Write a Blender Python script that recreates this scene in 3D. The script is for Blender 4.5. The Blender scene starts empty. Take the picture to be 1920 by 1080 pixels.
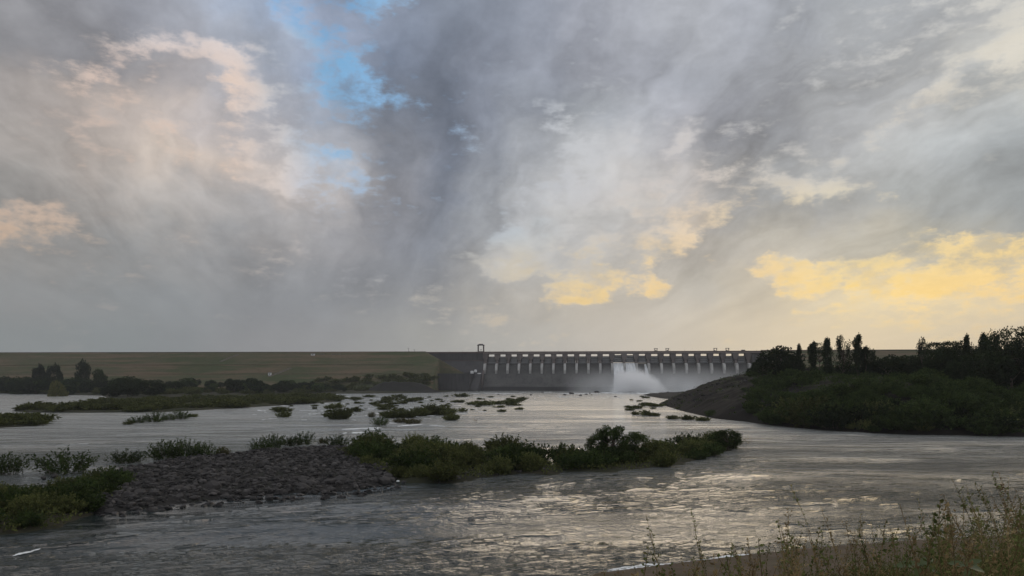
import bpy, math, random
import numpy as np
from mathutils import Vector

# ------------------------------------------------------------------ camera
SC = bpy.context.scene
COL = SC.collection
F, HZ, CAMH = 1371.0, 712.0, 14.5          # focal length in photo pixels, horizon row, eye height above the river
cam_d = bpy.data.cameras.new('camera'); cam = bpy.data.objects.new('camera', cam_d); COL.objects.link(cam)
cam_d.sensor_width = 36.0; cam_d.lens = 36.0 * F / 1920.0
cam_d.shift_y = (HZ - 540.0) / 1920.0
cam_d.clip_start = 0.05; cam_d.clip_end = 30000.0
cam.location = (0, 0, CAMH); cam.rotation_euler = (math.radians(90), 0, 0)
SC.camera = cam
SC.view_settings.view_transform = 'Standard'; SC.view_settings.look = 'None'
SC.view_settings.exposure = 0.0; SC.view_settings.gamma = 1.0; SC.view_settings.use_curve_mapping = False
SC.cycles.max_bounces = 10; SC.cycles.volume_bounces = 10
SC.cycles.volume_step_rate = 4.0; SC.cycles.volume_max_steps = 64

# ------------------------------------------------------------------ sky
SUN_AZ, SUN_EL = 24.0, 9.0                  # degrees right of the view axis, above the horizon
def lin(c):
    c = c / 255.0
    return c / 12.92 if c <= 0.04045 else ((c + 0.055) / 1.055) ** 2.4

# grey cloud layer, sRGB as seen: columns every 160 px, rows every 110 px of the picture
FRONT = [
 [(150,150,154),(134,136,144),(146,152,164),(150,164,186),(140,150,170),(130,138,152),(132,139,153),(153,157,168),(160,163,170),(152,156,165),(166,170,175),(172,175,179),(192,193,192)],
 [(138,138,142),(140,140,145),(138,138,144),(150,155,165),(150,163,186),(115,123,138),(134,140,153),(152,155,165),(150,154,163),(156,159,166),(170,173,177),(168,170,172),(200,199,193)],
 [(160,153,149),(176,166,160),(176,167,163),(162,161,167),(158,164,175),(110,118,133),(138,144,157),(165,170,176),(160,162,170),(146,150,160),(155,158,163),(172,174,175),(158,162,164)],
 [(150,148,146),(168,160,155),(188,176,166),(190,178,170),(172,168,168),(117,124,138),(158,162,169),(190,190,191),(184,181,181),(148,152,158),(160,163,165),(153,157,159),(138,145,150)],
 [(150,147,144),(146,146,146),(152,151,151),(154,154,156),(147,148,153),(126,131,141),(168,170,173),(186,185,184),(186,180,174),(152,154,156),(147,150,151),(137,143,145),(148,149,146)],
 [(140,141,142),(138,141,143),(138,141,144),(140,142,146),(138,141,146),(146,148,152),(172,168,162),(182,175,164),(162,160,155),(182,174,158),(203,190,162),(207,192,162),(208,193,164)],
 [(132,137,139),(130,136,138),(132,136,139),(140,141,144),(145,146,148),(160,160,157),(172,171,167),(184,178,169),(191,183,169),(199,188,167),(204,191,166),(196,184,162),(190,178,158)]]
# what shows in the breaks of the grey layer
BACK = [
 [(185,182,184),(190,186,186),(190,198,212),(150,185,225),(112,168,216),(175,200,226),(170,178,192),(190,194,202),(196,198,202),(198,200,202),(202,203,203),(206,206,204),(216,213,205)],
 [(195,184,178),(222,200,188),(236,212,198),(236,214,200),(118,172,216),(150,184,220),(170,178,192),(186,190,198),(192,194,198),(196,198,200),(204,204,203),(210,208,203),(226,219,203)],
 [(196,180,170),(206,186,174),(214,196,184),(228,208,196),(128,176,217),(150,184,220),(180,186,195),(204,206,208),(206,205,206),(186,188,192),(196,196,196),(216,207,192),(200,200,196)],
 [(196,178,166),(205,185,172),(226,202,186),(240,212,190),(170,196,224),(160,188,220),(186,190,198),(200,201,205),(208,200,197),(196,193,190),(206,202,194),(206,202,194),(200,198,192)],
 [(206,178,154),(190,174,160),(190,178,170),(206,190,178),(168,174,186),(170,178,190),(190,198,204),(203,199,196),(226,206,180),(226,206,170),(216,206,178),(230,208,160),(252,220,150)],
 [(170,160,152),(160,156,154),(160,158,156),(165,162,160),(170,168,168),(186,180,172),(206,190,168),(250,214,142),(236,206,160),(246,212,146),(250,216,138),(249,214,142),(244,210,148)],
 [(140,142,142),(138,140,141),(140,142,144),(150,150,151),(160,158,156),(178,174,168),(192,184,172),(206,192,172),(208,194,170),(212,196,166),(214,198,166),(208,192,164),(202,186,162)]]
# cover of the grey layer, 9 closed, 0 open: columns every 80 px, rows every 60 px
COVER = ["9999988385999999999877766", "9997698758999999998878766", "9878957849999999999887766", "8888885859999988999987578", "9877678889999866799986899", "9988765779998655599878899", "9998888779997435578778899", "6899999899995554458999983", "8999999999984545468754210", "9999999999997455774343357", "9999999999999988998777666", "9999999999999999999999999"]
FRONT, BACK = np.array(FRONT, float), np.array(BACK, float)
FRONT += np.interp(np.arange(13), [0, 5, 7, 12], [3, -1, 9, 8])[None, :, None]*np.array([1.0, 0.98, 0.95])
COVER = np.array([[int(ch) for ch in r] for r in COVER], float) / 9.0
def bilerp(T, px, py, dx, dy):
    x = min(max(px / dx, 0), T.shape[1] - 1.0001); y = min(max(py / dy, 0), T.shape[0] - 1.0001)
    i, j = int(x), int(y); a, b = x - i, y - j
    return T[j, i]*(1-a)*(1-b) + T[j, i+1]*a*(1-b) + T[j+1, i]*(1-a)*b + T[j+1, i+1]*a*b
# single breaks (negative) and single dark clouds (positive): pixel from, pixel to, half width, strength
STROKES = [
 (245,68,345,84,13,-.75),(388,103,436,122,13,-.95),(440,128,474,184,14,-.9),(302,230,350,238,8,-.8),(545,270,585,284,9,-.8),
 (600,301,660,322,9,-1.0),(480,312,600,345,30,-.45),(0,415,80,432,14,-.6),(45,140,88,152,10,-.5),(505,-10,545,50,20,-.6),
 (560,60,640,140,20,-.3),(655,135,672,180,17,-.7),(690,30,755,12,12,-.6),(610,282,640,284,12,-.5),(636,345,655,340,10,-.5),
 (1682,234,1780,166,11,-.75),(1790,160,1920,88,13,-.5),(1452,338,1482,345,9,-.6),(1512,371,1610,373,5,-.95),(1662,383,1700,385,5,-.85),
 (1556,312,1592,290,9,-.5),(1652,272,1682,265,8,-.6),(1312,228,1282,262,10,-.6),(1196,332,1216,326,10,-.6),(925,475,962,450,12,-.7),
 (960,500,1040,462,16,-.5),(1058,546,1102,548,18,-.7),(1380,505,1480,505,10,-.6),(1200,470,1300,440,14,-.5),(1190,555,1270,550,9,-.5),
 (1285,552,1405,562,24,.95),(1305,598,1345,588,18,.7),(1290,488,1420,482,15,.7),(1575,526,1642,505,9,1.0),(1100,428,1222,436,11,.85),
 (1045,455,1075,460,8,.7),(1430,518,1920,450,18,-.65),(1730,470,1800,462,6,.4),(1425,470,1900,385,12,.5),(1222,516,1272,510,8,.9),(1000,520,1060,508,7,.8),(905,536,1000,566,9,.7),(1000,578,1290,590,9,.6),
 (1140,335,1240,312,11,.6),(1688,505,1732,500,3,1.0),(1400,468,1640,440,26,.7),(1640,430,1930,352,26,.8),(1130,490,1180,500,7,.7),
 (1330,455,1380,440,8,.6),(1855,460,1920,448,5,.8),(990,300,1060,310,14,.5)]

_fx = np.arange(0, 1951, 10.0); _fy = np.arange(0, 671, 10.0)
FINE = np.array([[bilerp(COVER, x, y, 80, 60) for x in _fx] for y in _fy])
_X, _Y = np.meshgrid(_fx, _fy)
for x0, y0, x1, y1, w, amp in STROKES:
    L2 = (x1-x0)**2 + (y1-y0)**2
    t = np.clip(((_X-x0)*(x1-x0) + (_Y-y0)*(y1-y0))/L2, 0, 1)
    d2 = (_X-x0-t*(x1-x0))**2 + (_Y-y0-t*(y1-y0))**2
    FINE += amp*np.exp(-0.5*d2/(max(w, 11)*1.1)**2)
def dir_px(az, el):
    return 960 + F*math.tan(az), HZ - math.hypot(F, F*math.tan(az)) * math.tan(el)

world = bpy.data.worlds.new('World'); world.use_nodes = True
world.cycles.sampling_method = 'MANUAL'; world.cycles.sample_map_resolution = 1024
NT = world.node_tree; NT.nodes.clear()
class G:                                    # small helper for node graphs
    def __init__(s, nt): s.nt = nt
    def n(s, t, **k):
        nd = s.nt.nodes.new(t)
        for a, v in k.items(): setattr(nd, a, v)
        return nd
    def put(s, sock, v):
        if isinstance(v, bpy.types.NodeSocket): s.nt.links.new(v, sock)
        elif v is not None: sock.default_value = v
    def m(s, op, a, b=None, c=None, clamp=False):
        nd = s.n('ShaderNodeMath', operation=op, use_clamp=clamp)
        for i, v in enumerate((a, b, c)):
            if v is not None: s.put(nd.inputs[i], v)
        return nd.outputs[0]
    def vm(s, op, a, b=None, scale=None):
        nd = s.n('ShaderNodeVectorMath', operation=op); s.put(nd.inputs[0], a)
        if b is not None: s.put(nd.inputs[1], b)
        if scale is not None: s.put(nd.inputs['Scale'], scale)
        return nd.outputs[0]
    def mix(s, f, a, b, mode='MIX'):
        nd = s.n('ShaderNodeMix', data_type='RGBA', blend_type=mode, clamp_factor=True)
        s.put(nd.inputs[0], f); s.put(nd.inputs[6], a); s.put(nd.inputs[7], b); return nd.outputs[2]
    def fmix(s, f, a, b):
        nd = s.n('ShaderNodeMix', data_type='FLOAT', clamp_factor=True)
        s.put(nd.inputs[0], f); s.put(nd.inputs[2], a); s.put(nd.inputs[3], b); return nd.outputs[0]
    def noise(s, vec, scale, detail=4, rough=0.55, dist=0.0, out=0, lac=2.0):
        nd = s.n('ShaderNodeTexNoise'); s.put(nd.inputs['Vector'], vec)
        nd.inputs['Scale'].default_value = scale; nd.inputs['Detail'].default_value = detail
        nd.inputs['Roughness'].default_value = rough; nd.inputs['Distortion'].default_value = dist
        nd.inputs['Lacunarity'].default_value = lac
        return nd.outputs[out]
    def ramp(s, fac, stops, interp='LINEAR'):
        nd = s.n('ShaderNodeValToRGB'); nd.color_ramp.interpolation = interp
        el = nd.color_ramp.elements
        while len(el) < len(stops): el.new(0.5)
        for e, (p, c) in zip(el, stops):
            e.position = p
        for e, (p, c) in zip(el, stops):
            e.color = (*c, 1) if len(c) == 3 else c
        s.put(nd.inputs[0], fac); return nd.outputs[0]
    def smooth(s, v, lo, hi):
        nd = s.n('ShaderNodeMapRange', interpolation_type='SMOOTHSTEP'); s.put(nd.inputs[0], v)
        s.put(nd.inputs[1], lo); s.put(nd.inputs[2], hi); return nd.outputs[0]
    def comb(s, x, y, z):
        nd = s.n('ShaderNodeCombineXYZ')
        for i, v in enumerate((x, y, z)): s.put(nd.inputs[i], v)
        return nd.outputs[0]
    def sep(s, v):
        nd = s.n('ShaderNodeSeparateXYZ'); s.put(nd.inputs[0], v); return nd.outputs

g = G(NT)
D = g.n('ShaderNodeTexCoord').outputs['Generated']
dx, dy, dz = g.sep(D)
az = g.m('ARCTAN2', dx, dy)
el = g.m('ARCSINE', dz)
# the cloud deck seen in perspective: directions laid onto a plane overhead
den = g.m('ADD', g.m('MAXIMUM', dz, 0.0), 0.16)
deck = g.comb(g.m('DIVIDE', dx, den), g.m('DIVIDE', dy, den), 0.0)
AZ, EL = math.radians(37), math.radians(29)
ball = g.vm('MULTIPLY', D, (1.0, 1.0, 1.35))
wob = g.noise(g.vm('ADD', ball, (3.1, 7.7, 0)), 3.6, 4, 0.55, 0.0, out=1)
wob2 = g.noise(g.vm('ADD', ball, (13.1, 1.7, 0)), 17.0, 5, 0.62, 0.0, out=1)
w1 = g.sep(wob); w2 = g.sep(wob2)
def warp(base, a, b, k1, k2):
    t = g.m('MULTIPLY_ADD', g.m('SUBTRACT', a, 0.5), k1, base)
    return g.m('MULTIPLY_ADD', g.m('SUBTRACT', b, 0.5), k2, t)
lowk = g.smooth(el, 0.0, 0.16)
def field(T, ddx, ddy, k1, k2, cols=26, rows=15, scalar=False, prev=None):
    a = warp(az, w1[0], w2[0], k1, k2)
    e = g.m('MULTIPLY_ADD', g.m('MULTIPLY', g.m('SUBTRACT', w1[1], 0.5), k1*0.75), g.m('ADD', lowk, 0.12), el)
    e = g.m('MULTIPLY_ADD', g.m('MULTIPLY', g.m('SUBTRACT', w2[1], 0.5), k2*0.75), g.m('ADD', lowk, 0.12), e)
    u = g.m('MULTIPLY_ADD', a, 0.5/AZ, 0.5)
    v = g.m('MULTIPLY', e, 1.0/EL)
    res = None; last = prev
    for r in range(rows):
        e0 = EL * r / (rows-1)
        st = []
        for c in range(cols):
            a0 = AZ * (2*c/(cols-1) - 1)
            val = bilerp(T, *dir_px(a0, e0), ddx, ddy)
            if scalar: st.append((c/(cols-1), (float(val),)*3))
            else: st.append((c/(cols-1), tuple(lin(q) for q in val)))
        # (adding a vanishing amount of the previous row makes the renderer evaluate the rows one by one)
        rp = g.ramp(u if last is None else g.m('MULTIPLY_ADD', last, 1e-7, u), st, 'EASE')
        if res is None: res = rp
        else:
            f = g.smooth(v, (r-1)/(rows-1), r/(rows-1))
            res = g.mix(f, res, rp)
        last = res
    return res
def cover_field(rows=23, half=31, k1=0.10, k2=0.07):
    a = warp(az, w1[0], w2[0], k1, k2)
    e = g.m('MULTIPLY_ADD', g.m('SUBTRACT', w1[1], 0.5), k1*0.7, el)
    e = g.m('MULTIPLY_ADD', g.m('SUBTRACT', w2[1], 0.5), k2*0.8, e)
    u = g.m('MULTIPLY_ADD', a, 1.0/AZ, 1.0)            # 0..1 left half, 1..2 right half
    v = g.m('MULTIPLY', e, (rows-1)/EL)
    right = g.m('GREATER_THAN', u, 1.0)
    u = g.m('SUBTRACT', u, right)
    res = None; last = back
    for r in range(rows):
        st = []
        for h in (0, 1):
            row = []
            for c in range(half):
                px, py = dir_px(AZ*(c/(half-1) - 1 + h), EL*r/(rows-1))
                row.append(float(np.clip(0.35 + 0.45*bilerp(FINE, px, py, 10, 10), 0, 1)))
            st.append(row)
        # left half in the red channel, right half in the green
        rp = g.sep(g.ramp(g.m('MULTIPLY_ADD', last, 1e-7, u), [(c/(half-1), (st[0][c], st[1][c], 0)) for c in range(half)]))
        val = g.fmix(right, rp[0], rp[1])
        res = val if res is None else g.fmix(g.m('SUBTRACT', v, float(r-1), clamp=True), res, val)
        last = res
    return g.m('MULTIPLY_ADD', res, 1/0.45, -0.35/0.45)
front = field(FRONT, 160, 110, 0.22, 0.06, cols=20, rows=11)
back = field(BACK, 160, 110, 0.10, 0.03, cols=20, rows=11, prev=front)
cover = cover_field()
# cloud texture: broad streets running off to the right, finer puffs on top
rot = g.n('ShaderNodeMapping'); g.put(rot.inputs[0], deck)
rot.inputs['Rotation'].default_value = (0, 0, math.radians(-14))
street = g.noise(g.vm('MULTIPLY', g.vm('ADD', rot.outputs[0], g.vm('SCALE', wob, scale=0.8)), (1.7, 0.32, 1)), 1.7, 5, 0.6, 0.0)
puff = g.noise(ball, 7.5, 7, 0.62, 0.0)
fine = g.noise(g.vm('MULTIPLY', ball, (1, 1, 1.9)), 26.0, 5, 0.62, 0.0)
n_all = g.m('ADD', g.m('MULTIPLY', g.m('SUBTRACT', puff, 0.5), 2.1), g.m('MULTIPLY', g.m('SUBTRACT', street, 0.5), 0.9))
n_all = g.m('ADD', n_all, g.m('MULTIPLY', g.m('SUBTRACT', fine, 0.5), 1.5))
mask = g.smooth(g.m('ADD', cover, n_all), 0.20, 0.84)
# thick clouds are a little uneven in brightness
lum = g.m('ADD', g.m('MULTIPLY', g.m('SUBTRACT', street, 0.5), 1.6), g.m('MULTIPLY', g.m('SUBTRACT', puff, 0.5), 1.05))
lum = g.m('ADD', lum, g.m('MULTIPLY', g.m('SUBTRACT', fine, 0.5), 0.22))
lum = g.m('MULTIPLY_ADD', lum, g.smooth(el, 0.0, 0.25), 1.0)
front = g.vm('SCALE', front, scale=lum)
rim = g.m('MULTIPLY', g.m('MULTIPLY', mask, g.m('SUBTRACT', 1.0, mask)), 0.55)
back = g.vm('SCALE', back, scale=g.m('ADD', 1.0, g.m('MULTIPLY', g.m('SUBTRACT', fine, 0.5), 0.35)))
veil = g.smooth(g.m('ADD', g.m('MULTIPLY', w2[2], 0.6), g.m('MULTIPLY', fine, 0.4)), 0.44, 0.60)
back = g.mix(g.m('MULTIPLY', veil, 0.72), back, front)      # thin veils drifting across the bright breaks
clouds = g.mix(mask, back, front)
clouds = g.vm('SCALE', clouds, scale=g.m('ADD', 1.0, g.m('MULTIPLY', rim, 0.35)))
# overhead and behind the viewer: plain grey overcast
gaz = g.smooth(g.m('ABSOLUTE', az), AZ, AZ*2.2)
gel = g.smooth(el, EL, EL*1.7)
rest = g.vm('SCALE', g.mix(puff, (0.40, 0.42, 0.46, 1), (0.58, 0.59, 0.62, 1)), scale=1.0)
clouds = g.mix(g.m('MAXIMUM', gaz, gel), clouds, rest)
clouds = g.vm('SCALE', clouds, scale=10.0)
sky = g.n('ShaderNodeTexSky', sky_type='NISHITA', sun_disc=False)
sky.sun_elevation = math.radians(SUN_EL); sky.sun_rotation = math.radians(SUN_AZ)
sky.air_density = 1.0; sky.dust_density = 2.0
final = g.mix(0.012, clouds, sky.outputs[0])
bg = g.n('ShaderNodeBackground'); g.put(bg.inputs[0], final); bg.inputs[1].default_value = 0.1
out = g.n('ShaderNodeOutputWorld'); NT.links.new(bg.outputs[0], out.inputs[0])

SC.world = world
sun_d = bpy.data.lights.new('sun', 'SUN'); sun = bpy.data.objects.new('sun', sun_d); COL.objects.link(sun)
sun_d.energy = 0.7; sun_d.angle = math.radians(56); sun_d.color = (1.0, 0.80, 0.56)
a_, e_ = math.radians(SUN_AZ), math.radians(SUN_EL)
sdir = Vector((math.sin(a_)*math.cos(e_), math.cos(a_)*math.cos(e_), math.sin(e_)))
sun.rotation_euler = sdir.to_track_quat('Z', 'Y').to_euler()

# ------------------------------------------------------------------ helpers
rng = np.random.RandomState(7)
random.seed(7)
def tag(o, label=None, cat=None, group=None, kind=None):
    if label: o['label'] = label
    if cat: o['category'] = cat
    if group: o['group'] = group
    if kind: o['kind'] = kind
    return o
def mesh_obj(name, V, Fc, mat, parent=None, smooth=False, link=True):
    """V (n,3); Fc = list of index arrays, each (m,k)"""
    V = np.asarray(V, np.float32)
    me = bpy.data.meshes.new(name)
    if not isinstance(Fc, (list, tuple)): Fc = [Fc]
    Fc = [np.asarray(f, np.int32) for f in Fc if len(f)]
    loops = np.concatenate([f.ravel() for f in Fc]); tot = np.concatenate([np.full(len(f), f.shape[1], np.int32) for f in Fc])
    start = np.concatenate([[0], np.cumsum(tot)[:-1]]).astype(np.int32)
    me.vertices.add(len(V)); me.vertices.foreach_set('co', V.ravel())
    me.loops.add(len(loops)); me.loops.foreach_set('vertex_index', loops)
    me.polygons.add(len(tot)); me.polygons.foreach_set('loop_start', start); me.polygons.foreach_set('loop_total', tot)
    me.polygons.foreach_set('use_smooth', np.full(len(tot), smooth))
    me.update(calc_edges=True)
    for mm in (mat if isinstance(mat, (list, tuple)) else [mat]): me.materials.append(mm)
    o = bpy.data.objects.new(name, me)
    if link: COL.objects.link(o)
    if parent is not None: o.parent = parent
    return o
class MB:
    """collects solids, built as one mesh object"""
    def __init__(s): s.v = []; s.q = []; s.t = []; s.n = 0
    def add(s, V, Q=(), T=()):
        s.v.append(np.asarray(V, float)); 
        if len(Q): s.q.append(np.asarray(Q)+s.n)
        if len(T): s.t.append(np.asarray(T)+s.n)
        s.n += len(V); return s
    def box(s, x0, x1, y0, y1, z0, z1):
        V = [(x, y, z) for z in (z0, z1) for y in (y0, y1) for x in (x0, x1)]
        return s.add(V, [(0,2,3,1),(4,5,7,6),(0,1,5,4),(2,6,7,3),(0,4,6,2),(1,3,7,5)])
    def prism(s, prof, x0, x1):
        """profile of (y,z) points swept along x, ends closed as fans"""
        n = len(prof); V = [(x0, y, z) for y, z in prof] + [(x1, y, z) for y, z in prof]
        Q = [(i, (i+1) % n, n+(i+1) % n, n+i) for i in range(n)]
        c = np.mean(prof, axis=0); V += [(x0, c[0], c[1]), (x1, c[0], c[1])]
        T = [(2*n, (i+1) % n, i) for i in range(n)] + [(2*n+1, n+i, n+(i+1) % n) for i in range(n)]
        return s.add(V, Q, T)
    def prismz(s, pts, z0, z1, top=None):
        n = len(pts); top = top or pts
        V = [(x, y, z0) for x, y in pts] + [(x, y, z1) for x, y in top]
        Q = [(i, (i+1) % n, n+(i+1) % n, n+i) for i in range(n)]
        c = np.mean(top, axis=0); V.append((c[0], c[1], z1))
        return s.add(V, Q, [(2*n, n+i, n+(i+1) % n) for i in range(n)])
    def tube(s, pts, radii, k=5):
        pts = np.asarray(pts, float); m = len(pts)
        radii = np.broadcast_to(radii, (m,))
        V = []
        for i in range(m):
            d = pts[min(i+1, m-1)] - pts[max(i-1, 0)]; d /= (np.linalg.norm(d)+1e-9)
            a = np.cross(d, (0, 0, 1) if abs(d[2]) < 0.9 else (1, 0, 0)); a /= np.linalg.norm(a); b = np.cross(d, a)
            for j in range(k):
                t = 2*math.pi*j/k; V.append(pts[i] + radii[i]*(math.cos(t)*a + math.sin(t)*b))
        Q = [(i*k+j, i*k+(j+1) % k, (i+1)*k+(j+1) % k, (i+1)*k+j) for i in range(m-1) for j in range(k)]
        return s.add(V, Q)
    def bar(s, p, q, r): return s.tube([p, q], [r, r], 4)
    def build(s, name, mat, parent=None, smooth=False, link=True):
        Fc = []
        if s.q: Fc.append(np.concatenate(s.q))
        if s.t: Fc.append(np.concatenate(s.t))
        return mesh_obj(name, np.concatenate(s.v), Fc, mat, parent, smooth, link)
def empty(name, loc=(0, 0, 0), rz=0.0, link=True):
    o = bpy.data.objects.new(name, None); o.location = loc; o.rotation_euler = (0, 0, rz); o.empty_display_size = 0.5
    if link: COL.objects.link(o)
    return o
# value noise for terrain and shapes
_perm = np.random.RandomState(3).permutation(4096)
def _h(i, j, k=0): return _perm[(_perm[(_perm[i & 4095] + j) & 4095] + k) & 4095] / 4095.0
def vnoise(x, y, z=None):
    x = np.asarray(x, float); y = np.asarray(y, float); z = np.zeros_like(x) if z is None else np.asarray(z, float)
    i, j, k = (np.floor(q).astype(int) for q in (x, y, z)); fx, fy, fz = x-i, y-j, z-k
    fx, fy, fz = (f*f*(3-2*f) for f in (fx, fy, fz))
    def L(a, b, t): return a+(b-a)*t
    r = [L(L(_h(i, j, k+c), _h(i+1, j, k+c), fx), L(_h(i, j+1, k+c), _h(i+1, j+1, k+c), fx), fy) for c in (0, 1)]
    return L(r[0], r[1], fz)*2-1
def fbm(x, y, z=None, oct=4, rough=0.5):
    s_, a, t = 0.0, 1.0, 0.0
    for o in range(oct):
        f = 2.0**o
        s_ = s_ + a*vnoise(x*f+o*17.3, y*f-o*9.1, None if z is None else z*f+o*5.5); t += a; a *= rough
    return s_/t
# pixel of the photograph -> point of the river plane
def G0(px, py, z=0.0):
    Y = (CAMH-z)*F/(py-HZ); return ((px-960)/F*Y, Y)
def proj(X, Y, Z): return 960+F*X/Y, HZ-F*(Z-CAMH)/Y
def in_poly(x, y, P):
    x = np.asarray(x, float); y = np.asarray(y, float); r = np.zeros(x.shape, bool); n = len(P)
    for i in range(n):
        (x0, y0), (x1, y1) = P[i], P[(i+1) % n]
        c = ((y0 > y) != (y1 > y)) & (x < (x1-x0)*(y-y0)/((y1-y0) if y1 != y0 else 1e-9)+x0)
        r ^= c
    return r
def sdf(x, y, P):
    """signed distance, positive inside"""
    x = np.asarray(x, float); y = np.asarray(y, float); d = np.full(x.shape, 1e9); n = len(P)
    for i in range(n):
        (x0, y0), (x1, y1) = P[i], P[(i+1) % n]; ux, uy = x1-x0, y1-y0
        t = np.clip(((x-x0)*ux+(y-y0)*uy)/(ux*ux+uy*uy+1e-9), 0, 1)
        d = np.minimum(d, np.hypot(x-x0-t*ux, y-y0-t*uy))
    return np.where(in_poly(x, y, P), d, -d)

# ------------------------------------------------------------------ materials
def mat(name, build):
    m = bpy.data.materials.new(name); m.use_nodes = True; nt = m.node_tree; nt.nodes.clear()
    q = G(nt); o = q.n('ShaderNodeOutputMaterial'); build(q, o); return m
def surf(q, o, color, rough=0.85, bump=None, spec=0.3, metal=0.0, bdist=0.05, bstr=1.0):
    p = q.n('ShaderNodeBsdfPrincipled'); q.put(p.inputs['Base Color'], color); q.put(p.inputs['Roughness'], rough)
    p.inputs['Specular IOR Level'].default_value = spec; p.inputs['Metallic'].default_value = metal
    if bump is not None:
        b = q.n('ShaderNodeBump'); b.inputs['Strength'].default_value = bstr; b.inputs['Distance'].default_value = bdist
        q.put(b.inputs['Height'], bump); q.nt.links.new(b.outputs[0], p.inputs['Normal'])
    q.nt.links.new(p.outputs[0], o.inputs[0]); return p
def gpos(q): return q.n('ShaderNodeNewGeometry').outputs['Position']
def opos(q): return q.n('ShaderNodeTexCoord').outputs['Object']
def foliage(name, c1, c2, c3):
    def b(q, o):
        oi = q.n('ShaderNodeObjectInfo').outputs['Random']
        pos = gpos(q)
        n1 = q.noise(pos, 0.55, 3, 0.6)
        col = q.mix(q.smooth(n1, 0.38, 0.62), (*c1, 1), (*c2, 1))
        col = q.mix(q.smooth(q.noise(pos, 3.1, 2), 0.50, 0.72), col, (*c3, 1))
        col = q.vm('SCALE', col, scale=q.m('MULTIPLY_ADD', oi, 0.7, 0.65))
        d = q.n('ShaderNodeBsdfDiffuse'); q.put(d.inputs[0], col)
        t = q.n('ShaderNodeBsdfTranslucent'); q.put(t.inputs[0], col)
        mx = q.n('ShaderNodeMixShader'); mx.inputs[0].default_value = 0.25
        q.nt.links.new(d.outputs[0], mx.inputs[1]); q.nt.links.new(t.outputs[0], mx.inputs[2]); q.nt.links.new(mx.outputs[0], o.inputs[0])
    return mat(name, b)
M = {}
M['leaf_olive'] = foliage('leaf_olive', (0.058,0.070,0.027), (0.104,0.116,0.042), (0.160,0.160,0.060))
M['leaf_green'] = foliage('leaf_green', (0.030,0.048,0.018), (0.055,0.078,0.026), (0.085,0.105,0.036))
M['leaf_dark'] = foliage('leaf_dark', (0.018,0.028,0.014), (0.030,0.042,0.020), (0.045,0.055,0.024))
M['leaf_yellow'] = foliage('leaf_yellow', (0.065,0.068,0.026), (0.085,0.085,0.030), (0.11,0.105,0.040))
M['reed'] = foliage('reed', (0.06,0.06,0.030), (0.085,0.080,0.040), (0.12,0.10,0.05))
M['dry_stem'] = foliage('dry_stem', (0.20,0.145,0.075), (0.27,0.20,0.10), (0.36,0.28,0.15))
M['weed_leaf'] = foliage('weed_leaf', (0.095,0.120,0.040), (0.14,0.155,0.055), (0.22,0.19,0.08))
M['bark'] = mat('bark', lambda q, o: surf(q, o, q.mix(q.noise(gpos(q), 3, 3), (0.05,0.038,0.028,1), (0.10,0.08,0.06,1)), 0.9))
def conc(name, a, b, streak=0.5, sc=1.0):
    def f(q, o):
        pos = gpos(q)
        big = q.noise(pos, 0.06*sc, 5, 0.6)
        mp = q.n('ShaderNodeMapping'); q.put(mp.inputs[0], pos); mp.inputs['Scale'].default_value = (0.5*sc, 0.5*sc, 0.035*sc)
        st = q.noise(mp.outputs[0], 1.0, 5, 0.65)
        c = q.mix(q.smooth(big, 0.3, 0.7), (*a, 1), (*b, 1))
        c = q.mix(q.m('MULTIPLY', q.smooth(st, 0.50, 0.68), streak), c, (a[0]*0.45, a[1]*0.45, a[2]*0.42, 1))
        c = q.mix(q.m('MULTIPLY', q.smooth(st, 0.42, 0.30), streak*0.5), c, (min(b[0]*1.5, .6), min(b[1]*1.5, .6), min(b[2]*1.45, .6), 1))
        surf(q, o, c, 0.85, bump=q.noise(pos, 0.8, 4, 0.6), bdist=0.15)
    return mat(name, f)
M['spillway'] = conc('spillway_concrete', (0.075,0.074,0.073), (0.115,0.112,0.108), 0.6)
M['pier'] = conc('pier_concrete', (0.135,0.115,0.11), (0.18,0.155,0.145), 0.4)
M['pier_nose'] = conc('pale_concrete', (0.36,0.35,0.34), (0.50,0.49,0.47), 0.4)
M['deck'] = conc('deck_concrete', (0.20,0.165,0.155), (0.26,0.22,0.205), 0.3)
M['parapet'] = conc('parapet_concrete', (0.10,0.075,0.07), (0.13,0.10,0.09), 0.3)
M['masonry'] = conc('masonry', (0.058,0.055,0.058), (0.080,0.077,0.078), 0.4)
M['gate'] = conc('gate_steel', (0.30,0.30,0.31), (0.40,0.395,0.40), 0.35, 2.0)
M['gate_rib'] = conc('gate_girder', (0.45,0.45,0.46), (0.52,0.515,0.52), 0.3, 2.0)
M['steel_dark'] = mat('steel_dark', lambda q, o: surf(q, o, (0.06,0.055,0.055,1), 0.7))
M['white_paint'] = mat('white_paint', lambda q, o: surf(q, o, q.mix(q.noise(gpos(q), 0.8, 3), (0.6,0.6,0.6,1), (0.8,0.8,0.79,1)), 0.6))
M['roof'] = mat('roof_sheet', lambda q, o: surf(q, o, (0.12,0.11,0.11,1), 0.6))
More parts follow.
